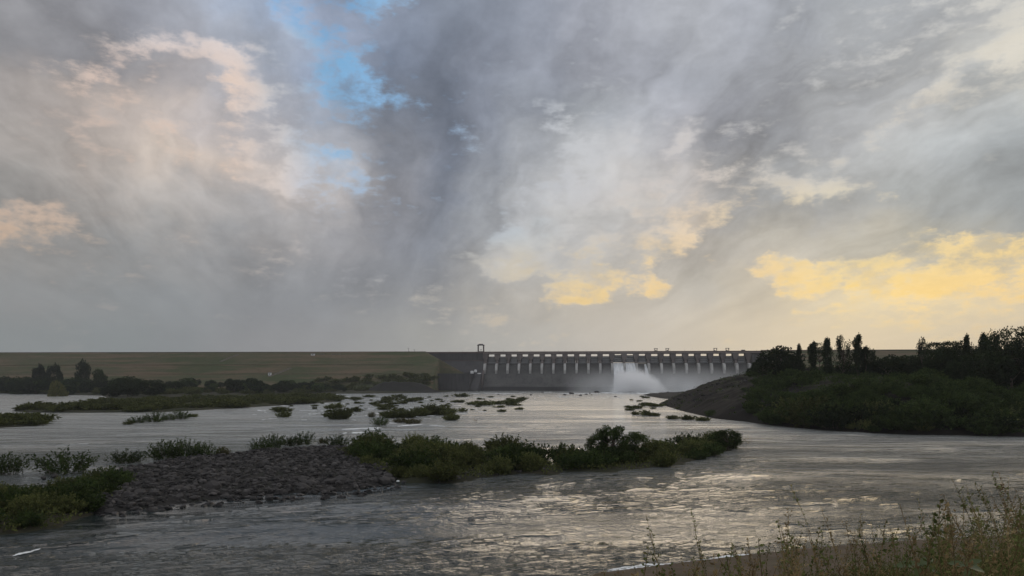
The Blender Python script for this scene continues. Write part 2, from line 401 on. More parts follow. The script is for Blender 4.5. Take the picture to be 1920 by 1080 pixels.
def grassy(name, a, b, c, sc=1.0, rock=None):
    def f(q, o):
        pos = gpos(q)
        n1 = q.noise(pos, 0.018*sc, 5, 0.6); n2 = q.noise(pos, 0.25*sc, 5, 0.65)
        mp = q.n('ShaderNodeMapping'); q.put(mp.inputs[0], pos); mp.inputs['Scale'].default_value = (0.012*sc, 0.06*sc, 0.22*sc)
        n3 = q.noise(mp.outputs[0], 1.0, 5, 0.6)
        col = q.mix(q.smooth(n1, 0.35, 0.65), (*a, 1), (*b, 1))
        col = q.mix(q.m('MULTIPLY', q.smooth(n3, 0.48, 0.62), 0.8), col, (*c, 1))
        col = q.mix(q.m('MULTIPLY', q.smooth(n2, 0.5, 0.75), 0.6), col, (a[0]*0.5, a[1]*0.5, a[2]*0.5, 1))
        if rock:
            nz = q.sep(q.n('ShaderNodeNewGeometry').outputs['Normal'])[2]
            k = q.smooth(q.m('ADD', nz, q.m('MULTIPLY', q.m('SUBTRACT', n2, 0.5), 0.25)), 0.975, 0.93)
            col = q.mix(k, col, q.mix(n2, (rock[0]*0.6, rock[1]*0.6, rock[2]*0.6, 1), (*rock, 1)))
        surf(q, o, col, 0.95, bump=n2, bdist=0.5/sc, spec=0.1)
    return mat(name, f)
M['embankment'] = grassy('dry_grass_slope', (0.100,0.090,0.054), (0.060,0.074,0.034), (0.155,0.110,0.074))
M['riverside'] = grassy('riverside_earth', (0.038,0.038,0.025), (0.032,0.036,0.020), (0.055,0.048,0.034), 3.0)
M['hill'] = grassy('hillside_earth', (0.026,0.028,0.018), (0.030,0.030,0.019), (0.038,0.034,0.024), 5.0, rock=(0.021,0.018,0.016))
M['shelf'] = grassy('wet_rock', (0.028,0.026,0.025), (0.036,0.034,0.032), (0.026,0.028,0.022), 6.0)
M['bank'] = grassy('bank_soil', (0.10,0.075,0.055), (0.13,0.10,0.075), (0.09,0.08,0.05), 30.0)
M['apron'] = conc('stone_apron', (0.17,0.145,0.13), (0.24,0.21,0.19), 0.3, 4.0)
M['bed'] = mat('river_bed', lambda q, o: surf(q, o, (0.05,0.05,0.045,1), 0.9))
def rockm(q, o):
    pos = gpos(q); oi = q.n('ShaderNodeObjectInfo').outputs['Random']
    isl = q.n('ShaderNodeNewGeometry').outputs['Random Per Island']
    c = q.mix(q.m('POWER', isl, 2.2), (0.018,0.017,0.017,1), (0.115,0.106,0.102,1))
    c = q.mix(q.smooth(q.noise(pos, 2.5, 4, 0.6), 0.45, 0.65), c, (0.050,0.046,0.045,1))
    wet = q.smooth(q.m('ADD', q.sep(pos)[2], q.m('MULTIPLY', q.noise(pos, 1.3, 2), 0.2)), 0.1, 0.42)
    c = q.mix(wet, (0.022,0.021,0.021,1), c)
    surf(q, o, c, q.fmix(wet, 0.35, 0.85), bump=q.noise(pos, 5, 4, 0.6), bdist=0.05, spec=0.2)
M['rock'] = mat('basalt_rock', rockm)

def waterm(q, o):
    pos = gpos(q); x, y, z = q.sep(pos)
    dist = q.m('SQRT', q.m('ADD', q.m('MULTIPLY', x, x), q.m('MULTIPLY', y, y)))
    # flow runs from upper right to lower left; crests are drawn out across it
    mp = q.n('ShaderNodeMapping'); q.put(mp.inputs[0], pos)
    mp.inputs['Rotation'].default_value = (0, 0, math.radians(-28)); mp.inputs['Scale'].default_value = (0.62, 1.0, 1)
    small = q.noise(mp.outputs[0], 1.7, 5, 0.66, 0.2)
    mid = q.noise(mp.outputs[0], 0.42, 4, 0.6, 0.4)
    big = q.noise(mp.outputs[0], 0.09, 3, 0.5, 0.3)
    mp2 = q.n('ShaderNodeMapping'); q.put(mp2.inputs[0], pos)
    mp2.inputs['Rotation'].default_value = (0, 0, math.radians(-35)); mp2.inputs['Scale'].default_value = (0.014, 0.06, 1)
    patch = q.noise(mp2.outputs[0], 1.0, 4, 0.6, 0.5)       # calm and rough lanes
    lane = q.fmix(q.smooth(patch, 0.38, 0.62), 0.28, 1.45)
    h = q.m('ADD', q.m('MULTIPLY', q.m('MULTIPLY', small, 0.38), lane), q.m('MULTIPLY', q.m('MULTIPLY', mid, 1.15), lane))
    h = q.m('ADD', h, q.m('MULTIPLY', big, 1.0))
    ca = q.n('ShaderNodeAttribute'); ca.attribute_name = 'calm'      # slack water behind the bar
    h = q.m('MULTIPLY', h, q.m('MULTIPLY_ADD', ca.outputs['Fac'], -0.88, 1.0))
    b = q.n('ShaderNodeBump'); b.inputs['Strength'].default_value = 1.0
    q.put(b.inputs['Distance'], q.fmix(q.smooth(dist, 80, 380), 1.5, 0.75)); q.put(b.inputs['Height'], h)
    p = q.n('ShaderNodeBsdfPrincipled')
    # paler upstream: stirred-in air and silt, and bright sky reflection painted into the colour
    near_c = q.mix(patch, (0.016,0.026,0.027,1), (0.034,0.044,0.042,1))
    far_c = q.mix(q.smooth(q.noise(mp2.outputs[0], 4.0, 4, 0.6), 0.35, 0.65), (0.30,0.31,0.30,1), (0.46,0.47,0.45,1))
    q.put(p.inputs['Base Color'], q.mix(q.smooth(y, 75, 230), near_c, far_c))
    p.inputs['IOR'].default_value = 1.33; p.inputs['Specular IOR Level'].default_value = 1.0
    q.put(p.inputs['Roughness'], q.m('ADD', 0.05, q.m('MULTIPLY', q.smooth(dist, 60, 450), 0.10)))
    q.nt.links.new(b.outputs[0], p.inputs['Normal'])
    q.nt.links.new(p.outputs[0], o.inputs[0])
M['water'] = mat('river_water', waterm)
def foamm(q, o):
    pos = gpos(q)
    mp = q.n('ShaderNodeMapping'); q.put(mp.inputs[0], pos); mp.inputs['Scale'].default_value = (0.6, 1.0, 1)
    n = q.noise(mp.outputs[0], 1.1, 6, 0.75)
    d = q.n('ShaderNodeBsdfDiffuse'); d.inputs[0].default_value = (0.8, 0.82, 0.82, 1)
    t = q.n('ShaderNodeBsdfTransparent'); mx = q.n('ShaderNodeMixShader')
    at = q.n('ShaderNodeAttribute'); at.attribute_name = 'edge'
    q.put(mx.inputs[0], q.smooth(q.m('ADD', n, q.m('MULTIPLY', q.m('SUBTRACT', at.outputs['Fac'], 0.5), 0.42)), 0.49, 0.62))
    q.nt.links.new(t.outputs[0], mx.inputs[1]); q.nt.links.new(d.outputs[0], mx.inputs[2]); q.nt.links.new(mx.outputs[0], o.inputs[0])
M['foam'] = mat('foam', foamm)
def fallm(q, o):
    pos = opos(q)
    mp = q.n('ShaderNodeMapping'); q.put(mp.inputs[0], pos); mp.inputs['Scale'].default_value = (0.9, 0.08, 0.08)
    n = q.noise(mp.outputs[0], 1.0, 5, 0.65)
    surf(q, o, q.mix(q.smooth(n, 0.35, 0.65), (0.62,0.64,0.65,1), (0.9,0.91,0.91,1)), 0.9, bump=n, bdist=0.6)
M['fall'] = mat('white_water', fallm)

# ------------------------------------------------------------------ ground, hill, islands
def grid_mesh(name, xs, ys, hf, m, attr=None):
    X, Y = np.meshgrid(xs, ys); Z = hf(X, Y); V = np.stack([X, Y, Z], -1).reshape(-1, 3)
    ny, nx = X.shape; i = np.arange(ny-1)[:, None]*nx + np.arange(nx-1)[None, :]; i = i.ravel()
    Q = np.stack([i, i+1, i+nx+1, i+nx], 1)
    return V, Q
def ground(name, xs, ys, hf, m, zmin=None):
    V, Q = grid_mesh(name, xs, ys, hf, m)
    if zmin is not None:
        keep = (V[Q][:, :, 2] > zmin).any(1); Q = Q[keep]
        used = np.unique(Q); remap = -np.ones(len(V), int); remap[used] = np.arange(len(used)); V = V[used]; Q = remap[Q]
    return tag(mesh_obj(name, V, Q, m, smooth=True), kind='structure')

SPOLY = [(1235,757),(1280,771),(1340,785),(1400,791),(1450,798),(1560,808),(1700,815),(1920,819),(2400,824)]
HILL = [G0(*p) for p in SPOLY] + [(500,330),(560,700),(480,900),(345,925),(190,700),(130,540)]
def hill_h(X, Y):
    d = sdf(X, Y, HILL)
    k = 0.54 + (0.20-0.54)*np.clip((X-112)/50, 0, 1)
    k = np.where(Y > 420, 0.4, k)
    n = fbm(X/28, Y/28, oct=5, rough=0.55); n2 = fbm(X/7+9, Y/7, oct=4, rough=0.6)
    top = 19.5 + 2.2*n + 2.5*np.clip((Y-300)/80, 0, 1) + 13*np.exp(-((X-142)/38)**2-((Y-400)/60)**2)
    z = np.minimum(d*k, 400)
    z = top*(1-np.exp(-np.maximum(z, 0)/top*1.25)) + (n*1.6+n2*1.1)*np.clip(d/10, 0, 1)
    lip = np.clip(d*0.9, -6, 0.0)
    return np.where(d > 0, np.maximum(z, 0.02), lip) + np.where(d > 0, 0.10+0.25*n2*np.clip(d/3, 0, 1), 0)
ground('hill', np.linspace(70, 570, 300), np.concatenate([np.linspace(150, 460, 240), np.linspace(464, 930, 120)]), hill_h, M['hill'], -4)

# far left plain in front of the earth dam
PLAIN = [G0(-400,736),G0(0,737.5),G0(60,739),G0(190,742),G0(210,749),G0(300,750),G0(420,743),G0(520,739),G0(640,738.2),G0(700,738),G0(822,736.3),(-60,960),(-1500,1100)]
def plain_h(X, Y):
    d = sdf(X, Y, PLAIN); n = fbm(X/40, Y/40, oct=4)
    return np.where(d > 0, 1.0*np.minimum(d/6, 1)+np.clip((d-6)*0.03, 0, 4)+n*0.5*np.clip(d/20, 0, 1), d*0.5)
ground('ground_plain', np.linspace(-1400, -60, 320), np.linspace(480, 1000, 160), plain_h, M['riverside'], -3)['kind'] = 'structure'

def heap_h(X, Y):
    n = fbm(X/12, Y/12, oct=4)
    return 12.5*np.exp(-((X+127)/36.0)**4-((Y-835)/19.0)**2)*(1+0.15*n)-0.6+0.3*n
ground('gravel_heap', np.linspace(-190, -80, 90), np.linspace(780, 885, 70), heap_h, M['shelf'], -0.5)
# grass-clad earth dam on both sides of the concrete dam
DS = 0.0925
def axisY(X): return np.where(np.asarray(X) < -30, 965+2.8-0.054*(np.asarray(X)+30), 965-DS*np.asarray(X))
def dam_px(px, off=0.0):
    a = (px-960)/F; Y = (965+off)/(1+DS*a); return a*Y, Y
LCREST = dam_px(800)[0]; WALLX = dam_px(820, -60)[0]
def earth_h(X, Y):
    d = axisY(X)-Y                                   # distance towards the viewer
    H = 51.3
    s = np.maximum(d-4, 0)
    z = H - s*0.42
    z = np.where(s > 38, H-38*0.42-np.maximum(s-42, 0)*0.42, np.maximum(z, H-38*0.42))     # first berm
    z = np.where(s > 76, H-38*0.42-34*0.42-np.maximum(s-80, 0)*0.36, np.maximum(z, H-72*0.42) if False else z)
    z = np.where(d < -4, H+(d+4)*0.4, z)
    end = H - np.maximum(X-LCREST, 0)*0.55 + 0*X     # falls away to the right, held by the retaining wall
    z = np.minimum(z, end)
    z = np.where((X > WALLX) & (d > 21), -6.0, z)
    n = fbm(X/22, Y/22, oct=4)
    return z + n*0.45*np.clip(s/10, 0, 1) + 0.15*fbm(X/5, Y/5, oct=2)*np.clip(s/10, 0, 1)
V, Q = grid_mesh('', np.linspace(-1500, LCREST+78, 520), np.linspace(-1, 1, 2), lambda X, Y: X*0, None)
def earth_mesh(name, xs, label):
    ds = np.concatenate([np.linspace(-60, -4, 8), np.linspace(0, 150, 110)])
    X, Dm = np.meshgrid(xs, ds); Y = axisY(X)-Dm; Z = earth_h(X, Y) if name == 'earth_dam' and xs[0] < 0 else earth_h2(X, Y)
    Vv = np.stack([X, Y, Z], -1).reshape(-1, 3); ny, nx = X.shape
    i = (np.arange(ny-1)[:, None]*nx + np.arange(nx-1)[None, :]).ravel()
    keep = (Vv[np.stack([i, i+1, i+nx+1, i+nx], 1)][:, :, 2] > -2).any(1); i = i[keep]
    root = empty(name, (float(xs.mean()), float(axisY(xs.mean())), 0.0)); tag(root, label, 'dam')
    Vv = Vv - np.array(root.location)
    mesh_obj('grass_slope', Vv, np.stack([i, i+nx, i+nx+1, i+1], 1), M['embankment'], root, smooth=True)
    return root
def earth_h2(X, Y):
    d = axisY(X)-Y; s = np.maximum(d-4, 0); z = 51.3-s*0.42
    return np.where(d < -4, 51.3+(d+4)*0.4, z) + 0.4*fbm(X/20, Y/20)*np.clip(s/8, 0, 1)
er = earth_mesh('earth_dam', np.linspace(-1500, LCREST+78, 560), 'long grassy earth dam with a flat crest running in from the left edge')
def crest_wall(root, xa, xb, n, label=None):
    mb = MB(); xs = np.linspace(xa, xb, n)
    for a, b in zip(xs[:-1], xs[1:]):
        ya, yb = float(axisY(a))-3.5, float(axisY(b))-3.5
        o = np.array(root.location); V = []
        for z in (50.9, 52.0):
            V += [(a, ya, z), (b, yb, z), (b, yb+0.8, z), (a, ya+0.8, z)]
        mb.add(np.array(V)-o, [(0,1,5,4),(2,3,7,6),(4,5,6,7)])
    mb.build('crest_wall', M['parapet'], root)
crest_wall(er, -1500, LCREST, 40)
# stair lines and a drain running up the slope
mb = MB()
for (pa, pb) in (((455, 661), (415, 677)), ((545, 690), (505, 706)), ((640, 664), (600, 664))):
    for t in np.linspace(0, 1, 14):
        px = pa[0]+(pb[0]-pa[0])*t; py = pa[1]+(pb[1]-pa[1])*t
        best = min(((abs(proj(x_:= (px-960)/F*Yt, Yt, float(earth_h(np.array(x_), np.array(Yt))))[1]-py), x_, Yt) for Yt in np.linspace(860, 1000, 140)))
        z = float(earth_h(np.array(best[1]), np.array(best[2]))); o = er.location
        mb = MB(); mb.box(best[1]-o.x-1.6, best[1]-o.x+1.6, best[2]-o.y-1.2, best[2]-o.y+1.2, z-1, z+0.25); mb.build('step', M['deck'], er)
for zb_, hb_ in ((33.5, 0.25), (21.6, 0.25)):
    mb = MB(); xs = np.linspace(-1000, LCREST-10, 120); o = er.location; last_ = None
    for a in xs:
        Ys_ = np.linspace(float(axisY(a))-150, float(axisY(a)), 300); zz_ = earth_h(np.full(300, a), Ys_); k_ = int(np.argmin(abs(zz_-zb_))); c_ = (a, Ys_[k_]-1.0, float(zz_[k_]))
        if last_ is not None:
            p_, q_ = np.array(last_)-np.array(o), np.array(c_)-np.array(o)
            mb.add([p_+(0, 0, -.6), q_+(0, 0, -.6), q_+(0, 0, hb_), p_+(0, 0, hb_), p_+(0, 1.6, hb_), q_+(0, 1.6, hb_)], [(0, 1, 2, 3), (3, 2, 5, 4)])
        last_ = c_
    mb.build('berm_drain', M['bank'], er)
RX0 = dam_px(1425)[0]
er2 = earth_mesh('earth_dam', np.linspace(RX0, 900, 120), 'low stretch of earth dam with a reddish wall seen between the trees on the right')
mb = MB(); o = er2.location
for a, b in ((RX0, 500), (500, 900)):
    ya, yb = float(axisY(a))-3.4, float(axisY(b))-3.4
    V = []
    for z in (46.5, 52.4): V += [(a, ya, z), (b, yb, z), (b, yb+1.2, z), (a, ya+1.2, z)]
    mb.add(np.array(V)-np.array(o), [(0,1,5,4),(2,3,7,6),(4,5,6,7),(0,4,7,3),(1,2,6,5)])
mb.build('crest_wall', M['parapet'], er2)

# riverbed, reaching to the horizon, and the near bank
ground('ground', np.linspace(-9000, 9000, 10), np.linspace(-2000, 16000, 10), lambda X, Y: X*0-6.0, M['bed'])
SHORE = [G0(900,1160),G0(1120,1080),G0(1300,1057),G0(1500,1034),G0(1700,1018),G0(1930,1005),G0(2600,960)]
def near_h(X, Y):
    P = SHORE + [(120, -40), (-30, -40)]
    d = sdf(X, Y, P)
    # gentle stone apron by the water, then the steep grassy bank under the viewer
    ap = np.where(d > 0, 0.25+np.minimum(d, 12)*0.05, d*0.8)
    edge = 5.2 + 5.2*np.clip((X+0.5)/5.5, 0, 1)**0.7 + 0.35*fbm(X/1.7, Y/1.7)
    up = 12.75 - 0.14*np.maximum(Y, 0) + 0.5*np.clip(X/8, 0, 1) + 0.08*fbm(X/0.9, Y/0.9)
    fall = np.maximum(Y-edge, 0)
    z = up - fall*1.15 - 0.06*np.clip(Y-3, 0, 8)*np.clip((4-X)/4, 0, 1)
    return np.maximum(z, ap) + 0.12*fbm(X/2.2+5, Y/2.2)*np.clip(d/4, 0, 1)
xs = np.concatenate([np.linspace(-60, -4, 20), np.linspace(-3.7, 34, 200), np.linspace(34.5, 140, 60)])
ys = np.concatenate([np.linspace(-40, -1, 12), np.linspace(-0.8, 16, 120), np.linspace(16.5, 44, 40), np.linspace(44.3, 72, 110), np.linspace(73, 110, 30)])
gb = ground('river_bank', xs, ys, near_h, M['bank'], -2.5)

# mid-river islands, low banks of silt
ROCKBAR = [G0(*p) for p in [(150,958),(172,915),(212,884),(330,862),(470,848),(600,838),(700,840),(745,868),(735,905),(650,922),(560,925),(480,930),(400,938),(250,958),(190,965)]]
LEFTISL = [G0(*p) for p in [(-200,955),(0,940),(120,932),(222,900),(208,940),(175,965),(100,990),(0,1003),(-200,1015)]]
MIDISL = [G0(*p) for p in [(630,848),(800,842),(930,848),(1010,862),(1055,878),(1050,892),(960,893),(850,906),(760,905),(700,885)]]
ISL2 = [G0(*p) for p in [(1035,872),(1110,860),(1250,848),(1360,832),(1385,838),(1340,855),(1250,876),(1140,886),(1060,884)]]
STRIP = [G0(*p) for p in [(22,771),(100,763),(200,757),(290,752),(420,746),(560,744),(640,746),(640,753),(560,758),(450,765),(300,773),(150,774),(50,773.5)]]
STRIP2 = [G0(*p) for p in [(-200,790),(0,789),(60,788),(100,794),(60,799),(0,802),(-200,806)]]
SHELF = [G0(*p) for p in [(1205,741),(1290,736),(1360,736),(1360,752),(1280,750),(1240,747)]]
ISLANDS = [('rock_bar', ROCKBAR, 0.38, M['shelf']), ('silt_bank', LEFTISL, 0.5, M['riverside']), ('silt_bank', MIDISL, 0.45, M['riverside']),
           ('silt_bank', ISL2, 0.35, M['riverside']), ('silt_bank', STRIP, 0.6, M['riverside']), ('silt_bank', STRIP2, 0.4, M['riverside']),
           ('rock_shelf', SHELF, 1.8, M['shelf'])]
def isl_h(P, hmax, seed=0):
    def f(X, Y):
        d = sdf(X, Y, P) + 0.8*fbm(X/3+seed, Y/3, oct=3)
        return np.clip(d*0.3, -1.5, hmax) + (0.12*fbm(X/1.5, Y/1.5) + 0.40*fbm(X/7+seed, Y/7, oct=3))*np.clip(d/2, 0, 1)
    return f
for k, (nm, P, hm, m) in enumerate(ISLANDS):
    P_ = np.array(P); x0, y0 = P_.min(0)-4; x1, y1 = P_.max(0)+4
    st = max(0.5, max(x1-x0, y1-y0)/220)
    ground(nm, np.arange(x0, x1, st), np.arange(y0, y1, st), isl_h(P, hm, k*3), m, -0.8)
ALLISL = [P for _, P, _, _ in ISLANDS]

# ------------------------------------------------------------------ water
def calm(X, Y):
    """slack water in the lee of the stony bar"""
    d = -sdf(X, Y, ROCKBAR); n = fbm(X/9, Y/4, oct=3)
    return np.clip(1.25-(d+5*n)/9.0, 0, 1)*(Y < 125)
def wave(X, Y):
    """real swell of the current: standing waves and boils, fading with distance"""
    a = np.clip(1-(np.hypot(X, Y)-60)/260, 0, 1)
    c, s_ = math.cos(math.radians(28)), math.sin(math.radians(28)); a = a*(1-0.85*calm(X, Y))
    u = (X*c+Y*s_); v = (-X*s_+Y*c)
    lane = np.clip(0.5+1.3*fbm(u/60, v/18, oct=3), 0.1, 1.4)
    return a*lane*(0.26*fbm(u/5.5, v/2.2, oct=4, rough=0.6)+0.32*fbm(u/18+4, v/6, oct=2))
ys = np.concatenate([np.linspace(44, 60, 90)[:-1], 1.0/np.linspace(1/60.0, 1/320.0, 300), np.geomspace(322, 1100, 90)])
us = np.linspace(-0.95, 0.95, 420)
U, Yg = np.meshgrid(us, ys); Xg = U*Yg
Zg = wave(Xg, Yg)
Vw = np.stack([Xg, Yg, Zg], -1).reshape(-1, 3); ny, nx = Xg.shape
i = (np.arange(ny-1)[:, None]*nx + np.arange(nx-1)[None, :]).ravel()
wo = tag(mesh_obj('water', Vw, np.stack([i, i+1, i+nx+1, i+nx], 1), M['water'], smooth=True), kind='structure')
at_ = wo.data.attributes.new('calm', 'FLOAT', 'POINT'); at_.data.foreach_set('value', calm(Xg, Yg).ravel().astype(np.float32))

# ------------------------------------------------------------------ concrete dam
TH = -math.atan(DS)
X911, Y911 = dam_px(911)
DAM = empty('dam', (X911, Y911, 0), TH)
tag(DAM, 'long grey concrete dam with a row of spillway gates between pale piers', 'dam')
cT, sT = math.cos(TH), math.sin(TH)
def loc(px):                      # distance along the dam axis for a picture column
    X, Y = dam_px(px); return math.hypot(X-X911, Y-Y911)*(1 if px >= 911 else -1)
def dw(x, y, z=0): return (X911+x*cT-y*sT, Y911+x*sT+y*cT, z)   # dam frame -> world
PIERS = [911,932.6,953.5,974.4,995.3,1016.8,1038.2,1059.4,1081.3,1103.2,1125.1,1147.3,1170,1192.4,1215.2,1238.7,1261.3,1284.8,1307.6,1331.3,1354.7,1378.4,1402]
PX = [loc(p) for p in PIERS]
L1 = PX[-1]
# overflow face: ogee, long slope, flip bucket
prof = [(14, -3), (14, 30), (10, 35.0), (5, 36.2), (0, 35.4), (-6, 31), (-14, 22), (-24, 9.5), (-29, 6.0), (-33, 5.6)]
seg = MB(); n = len(prof); nx = 120
xs_ = np.linspace(0, L1+24, nx)
V = [(x, y, z) for x in xs_ for (y, z) in prof]
seg.add(V, [(i*n+j, i*n+j+1, (i+1)*n+j+1, (i+1)*n+j) for i in range(nx-1) for j in range(n-1)])
seg.build('overflow_face', M['spillway'], DAM)
mb = MB(); mb.box(0, L1+24, -34, -33.02, -3, 5.75); mb.box(0, L1+24, -33.0, -29, -3, 5.55); mb.build('bucket_wall', M['masonry'], DAM)
mb = MB(); mb.box(-3, L1+24, -37, -34.02, -3, 1.3); mb.build('toe_sill', M['spillway'], DAM)
# pier: nose sloping downstream below the gate, dark wide head that carries the bridge
def pier_parts():
    a = MB()
    a.prism([(9, 33), (9, 46.2), (-3, 46.2), (-3.0, 40.5), (-5, 36.5), (-3.0, 30), (2, 34)], -1.45, 1.45)
    # head flares in steps under the bridge
    for k, (w, z0, z1) in enumerate(((2.2, 40.4, 41.8), (2.9, 41.8, 43.4), (3.5, 43.4, 48.4))):
        a.box(-w, w, -4.2-0.25*k, 8-0.5*k, z0+0.003*k, z1)
    b = MB()
    b.prism([(-3.0, 36.2), (-12.5, 34.8), (-14.5, 30.5), (-15.2, 27.0), (-13.5, 22), (-3.1, 31)], -1.5, 1.5)
    return a.build('pier', M['pier'], link=False), b.build('pier_nose', M['pier_nose'], link=False)
pA, pB = pier_parts()
for k, x in enumerate(PX):
    p = pA.copy(); COL.objects.link(p); p.parent = DAM; p.location = (x, 0, 0)
    q_ = pB.copy(); COL.objects.link(q_); q_.parent = p
# gate: curved skin, three girders, arms reaching back to the trunnions
def gate_parts(w):
    s_ = MB(); n = 9
    V = []; R = 11.0
    for i in range(n):
        t = math.radians(-28+52*i/(n-1)); y = 4.6-R+R*math.cos(t); z = 40.8+R*math.sin(t)
        for yy in (y, y+0.35): V += [(-w, yy, z), (w, yy, z)]
    Q = []
    for i in range(n-1):
        b_ = 4*i; Q += [(b_, b_+1, b_+5, b_+4), (b_+2, b_+6, b_+7, b_+3), (b_, b_+4, b_+6, b_+2), (b_+1, b_+3, b_+7, b_+5)]
    e = 4*(n-1); Q += [(0, 2, 3, 1), (e, e+1, e+3, e+2)]
    s_.add(V, Q)
    skin = s_.build('gate', M['gate'], link=False)
    gs = []
    for z, y in ((37.7, 2.5), (40.7, 2.75), (43.6, 2.4)):
        gi = MB(); gi.box(-w+0.1, w-0.1, y-0.5, y+0.6, z-0.42, z+0.42); gs.append(gi.build('girder', M['gate_rib'], link=False))
    arms = []
    for sx in (-1, 1):
        ar = MB()
        for z in (37.7, 40.7, 43.6): ar.bar((sx*(w-1.6), 2.2, z), (sx*(w-0.35), -3.8, 39.6), 0.32)
        arms.append(ar.build('gate_arm', M['steel_dark'], link=False))
    return skin, gs, arms
gw = (PX[1]-PX[0])/2-1.65
skin, girders, arms = gate_parts(gw)
OPEN = {11: 3.2, 12: 2.8, 13: 1.6}
for k in range(len(PX)-1):
    gt = skin.copy(); COL.objects.link(gt); gt.parent = DAM
    gt.location = ((PX[k]+PX[k+1])/2, 0, OPEN.get(k, 0)*0.45); gt.scale = ((PX[k+1]-PX[k]-3.3)/(2*gw), 1, 1)
    for c in girders+arms:
        cc = c.copy(); COL.objects.link(cc); cc.parent = gt
# bridge over the gates
mb = MB(); mb.box(-3, L1+24, -5.2, 7.5, 48.45, 50.2); mb.box(-3, L1+24, -5.9, -5.2, 48.9, 50.0)
mb.build('bridge_deck', M['deck'], DAM)
mb = MB(); mb.box(-3, L1+30, -5.75, -5.45, 50.2, 51.5); mb.box(-3, L1+30, 7.0, 7.3, 50.2, 51.3); mb.build('parapet', M['parapet'], DAM)
for k, x in enumerate(PX[:-1]):
    mb = MB(); m_ = (PX[k]+PX[k+1])/2; w_ = (PX[k+1]-PX[k])/2-3.5
    mb.box(m_-w_, m_+w_, -4.6, -3.9, 47.7, 48.447); mb.build('bridge_beam', M['pier'], DAM)
# solid wall left of the gates, in two tiers, and the long retaining wall in front
xl = loc(796)
mb = MB(); mb.box(xl-60, -1.7, -2, 14, -3, 50.8); mb.build('abutment_wall', M['masonry'], DAM)
mb = MB(); mb.box(xl-60, -1.7, -3.0, -2.003, 49.4, 51.5); mb.build('parapet', M['parapet'], DAM)
mb = MB(); mb.box(loc(832), -1.8, -4.2, -2.004, 39.2, 40.0); mb.build('ledge', M['parapet'], DAM)
mb = MB(); mb.prism([(-2.006, 39.1), (-5, 39.1), (-18, 24), (-18, -3), (-2.006, -3)], loc(826), -2.2); mb.build('abutment_block', M['masonry'], DAM)
mb = MB(); mb.prism([(-2.1, 38.5), (-4, 38.5), (-30, 12), (-30, -3), (-2.1, -3)], -2.1, -0.3); mb.build('training_wall', M['pier'], DAM)
mb = MB(); mb.box(loc(821), loc(893), -62, -19, -3, 21.5); mb.box(loc(821)-0.6, loc(893)+0.6, -62.6, -18.8, 21.503, 22.3); mb.build('retaining_wall', M['masonry'], DAM)
mb = MB(); mb.prism([(-18.1, 24), (-30, 18), (-60, 4), (-60, -3), (-18.1, -3)], loc(893)+0.8, -2.3); mb.build('stepped_apron', M['masonry'], DAM)
mb = MB(); mb.box(L1+1.6, L1+24, 0.2, 13, -3, 48.44); mb.build('abutment_wall', M['pier'], DAM)
mb = MB(); mb.box(L1+24.01, L1+90, -3, 14, -3, 49); mb.build('abutment_wall', M['spillway'], DAM)
for k in range(5):
    x0 = L1+4+k*4.6
    mb = MB(); mb.box(x0, x0+4.5, -9-0*k, -2, 20, 46.5-k*1.8); mb.build('abutment_step', M['spillway'], DAM)
# lamp posts and railing posts along the bridge
for k in range(0, 28):
    x = -120+k*18.0
    if x > L1+26: break
    mb = MB(); mb.bar((x, -5.2, 51), (x, -5.2, 53.1), 0.10); mb.build('rail_post', M['steel_dark'], DAM)

def top_level_on_dam(name, x, y, z, label, cat, group=None):
    o_ = empty(name, dw(x, y, z), TH); tag(o_, label, cat, group); return o_
# hoist tower: open portal under a domed roof
tw = top_level_on_dam('hoist_tower', loc(901), 4, 50.8, 'tall open hoist tower with a domed roof above the left end of the gates', 'tower')
for sx in (-1, 1):
    mb = MB(); mb.box(sx*3.6-0.75, sx*3.6+0.75, -1.6, 1.6, 0, 9.2); mb.build('leg', M['pier'], tw)
mb = MB(); mb.box(-4.35, 4.35, -1.7, 1.7, 0.0, 1.6); mb.build('base', M['pier'], tw)
mb = MB(); mb.prismz([(-4.9, -2.4), (4.9, -2.4), (4.9, 2.4), (-4.9, 2.4)], 9.2, 10.0)
mb.prismz([(-4.5, -2.1), (4.5, -2.1), (4.5, 2.1), (-4.5, 2.1)], 10.0, 11.5, [(-2.1, -1), (2.1, -1), (2.1, 1), (-2.1, 1)]); mb.build('roof', M['roof'], tw)
mb = MB(); mb.tube([(0, 0, 1.6), (0, 0, 4.2)], [0.28, 0.2], 5); mb.box(-0.9, 0.9, -0.3, 0.3, 3.6, 4.1); mb.build('hoist_screw', M['steel_dark'], tw)
# four hoist frames on the bridge
HF = ['leftmost of the four small hoist frames standing on the bridge', 'second small hoist frame from the left on the bridge',
      'third small hoist frame from the left on the bridge', 'rightmost of the four small hoist frames standing on the bridge']
for k, px in enumerate((1229.5, 1251, 1341, 1363.5)):
    f = top_level_on_dam('hoist', loc(px), -1, 50.2, HF[k], 'hoist frame', 'hoist frames on the bridge')
    for sx in (-1, 1):
        mb = MB(); mb.box(sx*1.7-0.3, sx*1.7+0.3, -1, 1, 0, 4.4); mb.build('leg', M['pier'], f)
    mb = MB(); mb.box(-2.3, 2.3, -1.3, 1.3, 4.4, 5.0); mb.build('roof', M['roof'], f)
    if k < 2: mb = MB(); mb.box(-0.8, 0.8, -0.5, 0.5, 1.6, 3.0)
    else: mb = MB(); mb.box(-1.4, 0.2, -0.5, 0.5, 0.2, 2.2)
    mb.build('winch', M['steel_dark'], f)
cb = top_level_on_dam('hut', loc(1393), -1, 50.2, 'small low hut at the right end of the bridge', 'hut')
mb = MB(); mb.box(-2.4, 2.4, -1.6, 1.6, 0, 2.0); mb.build('wall', M['pier'], cb)
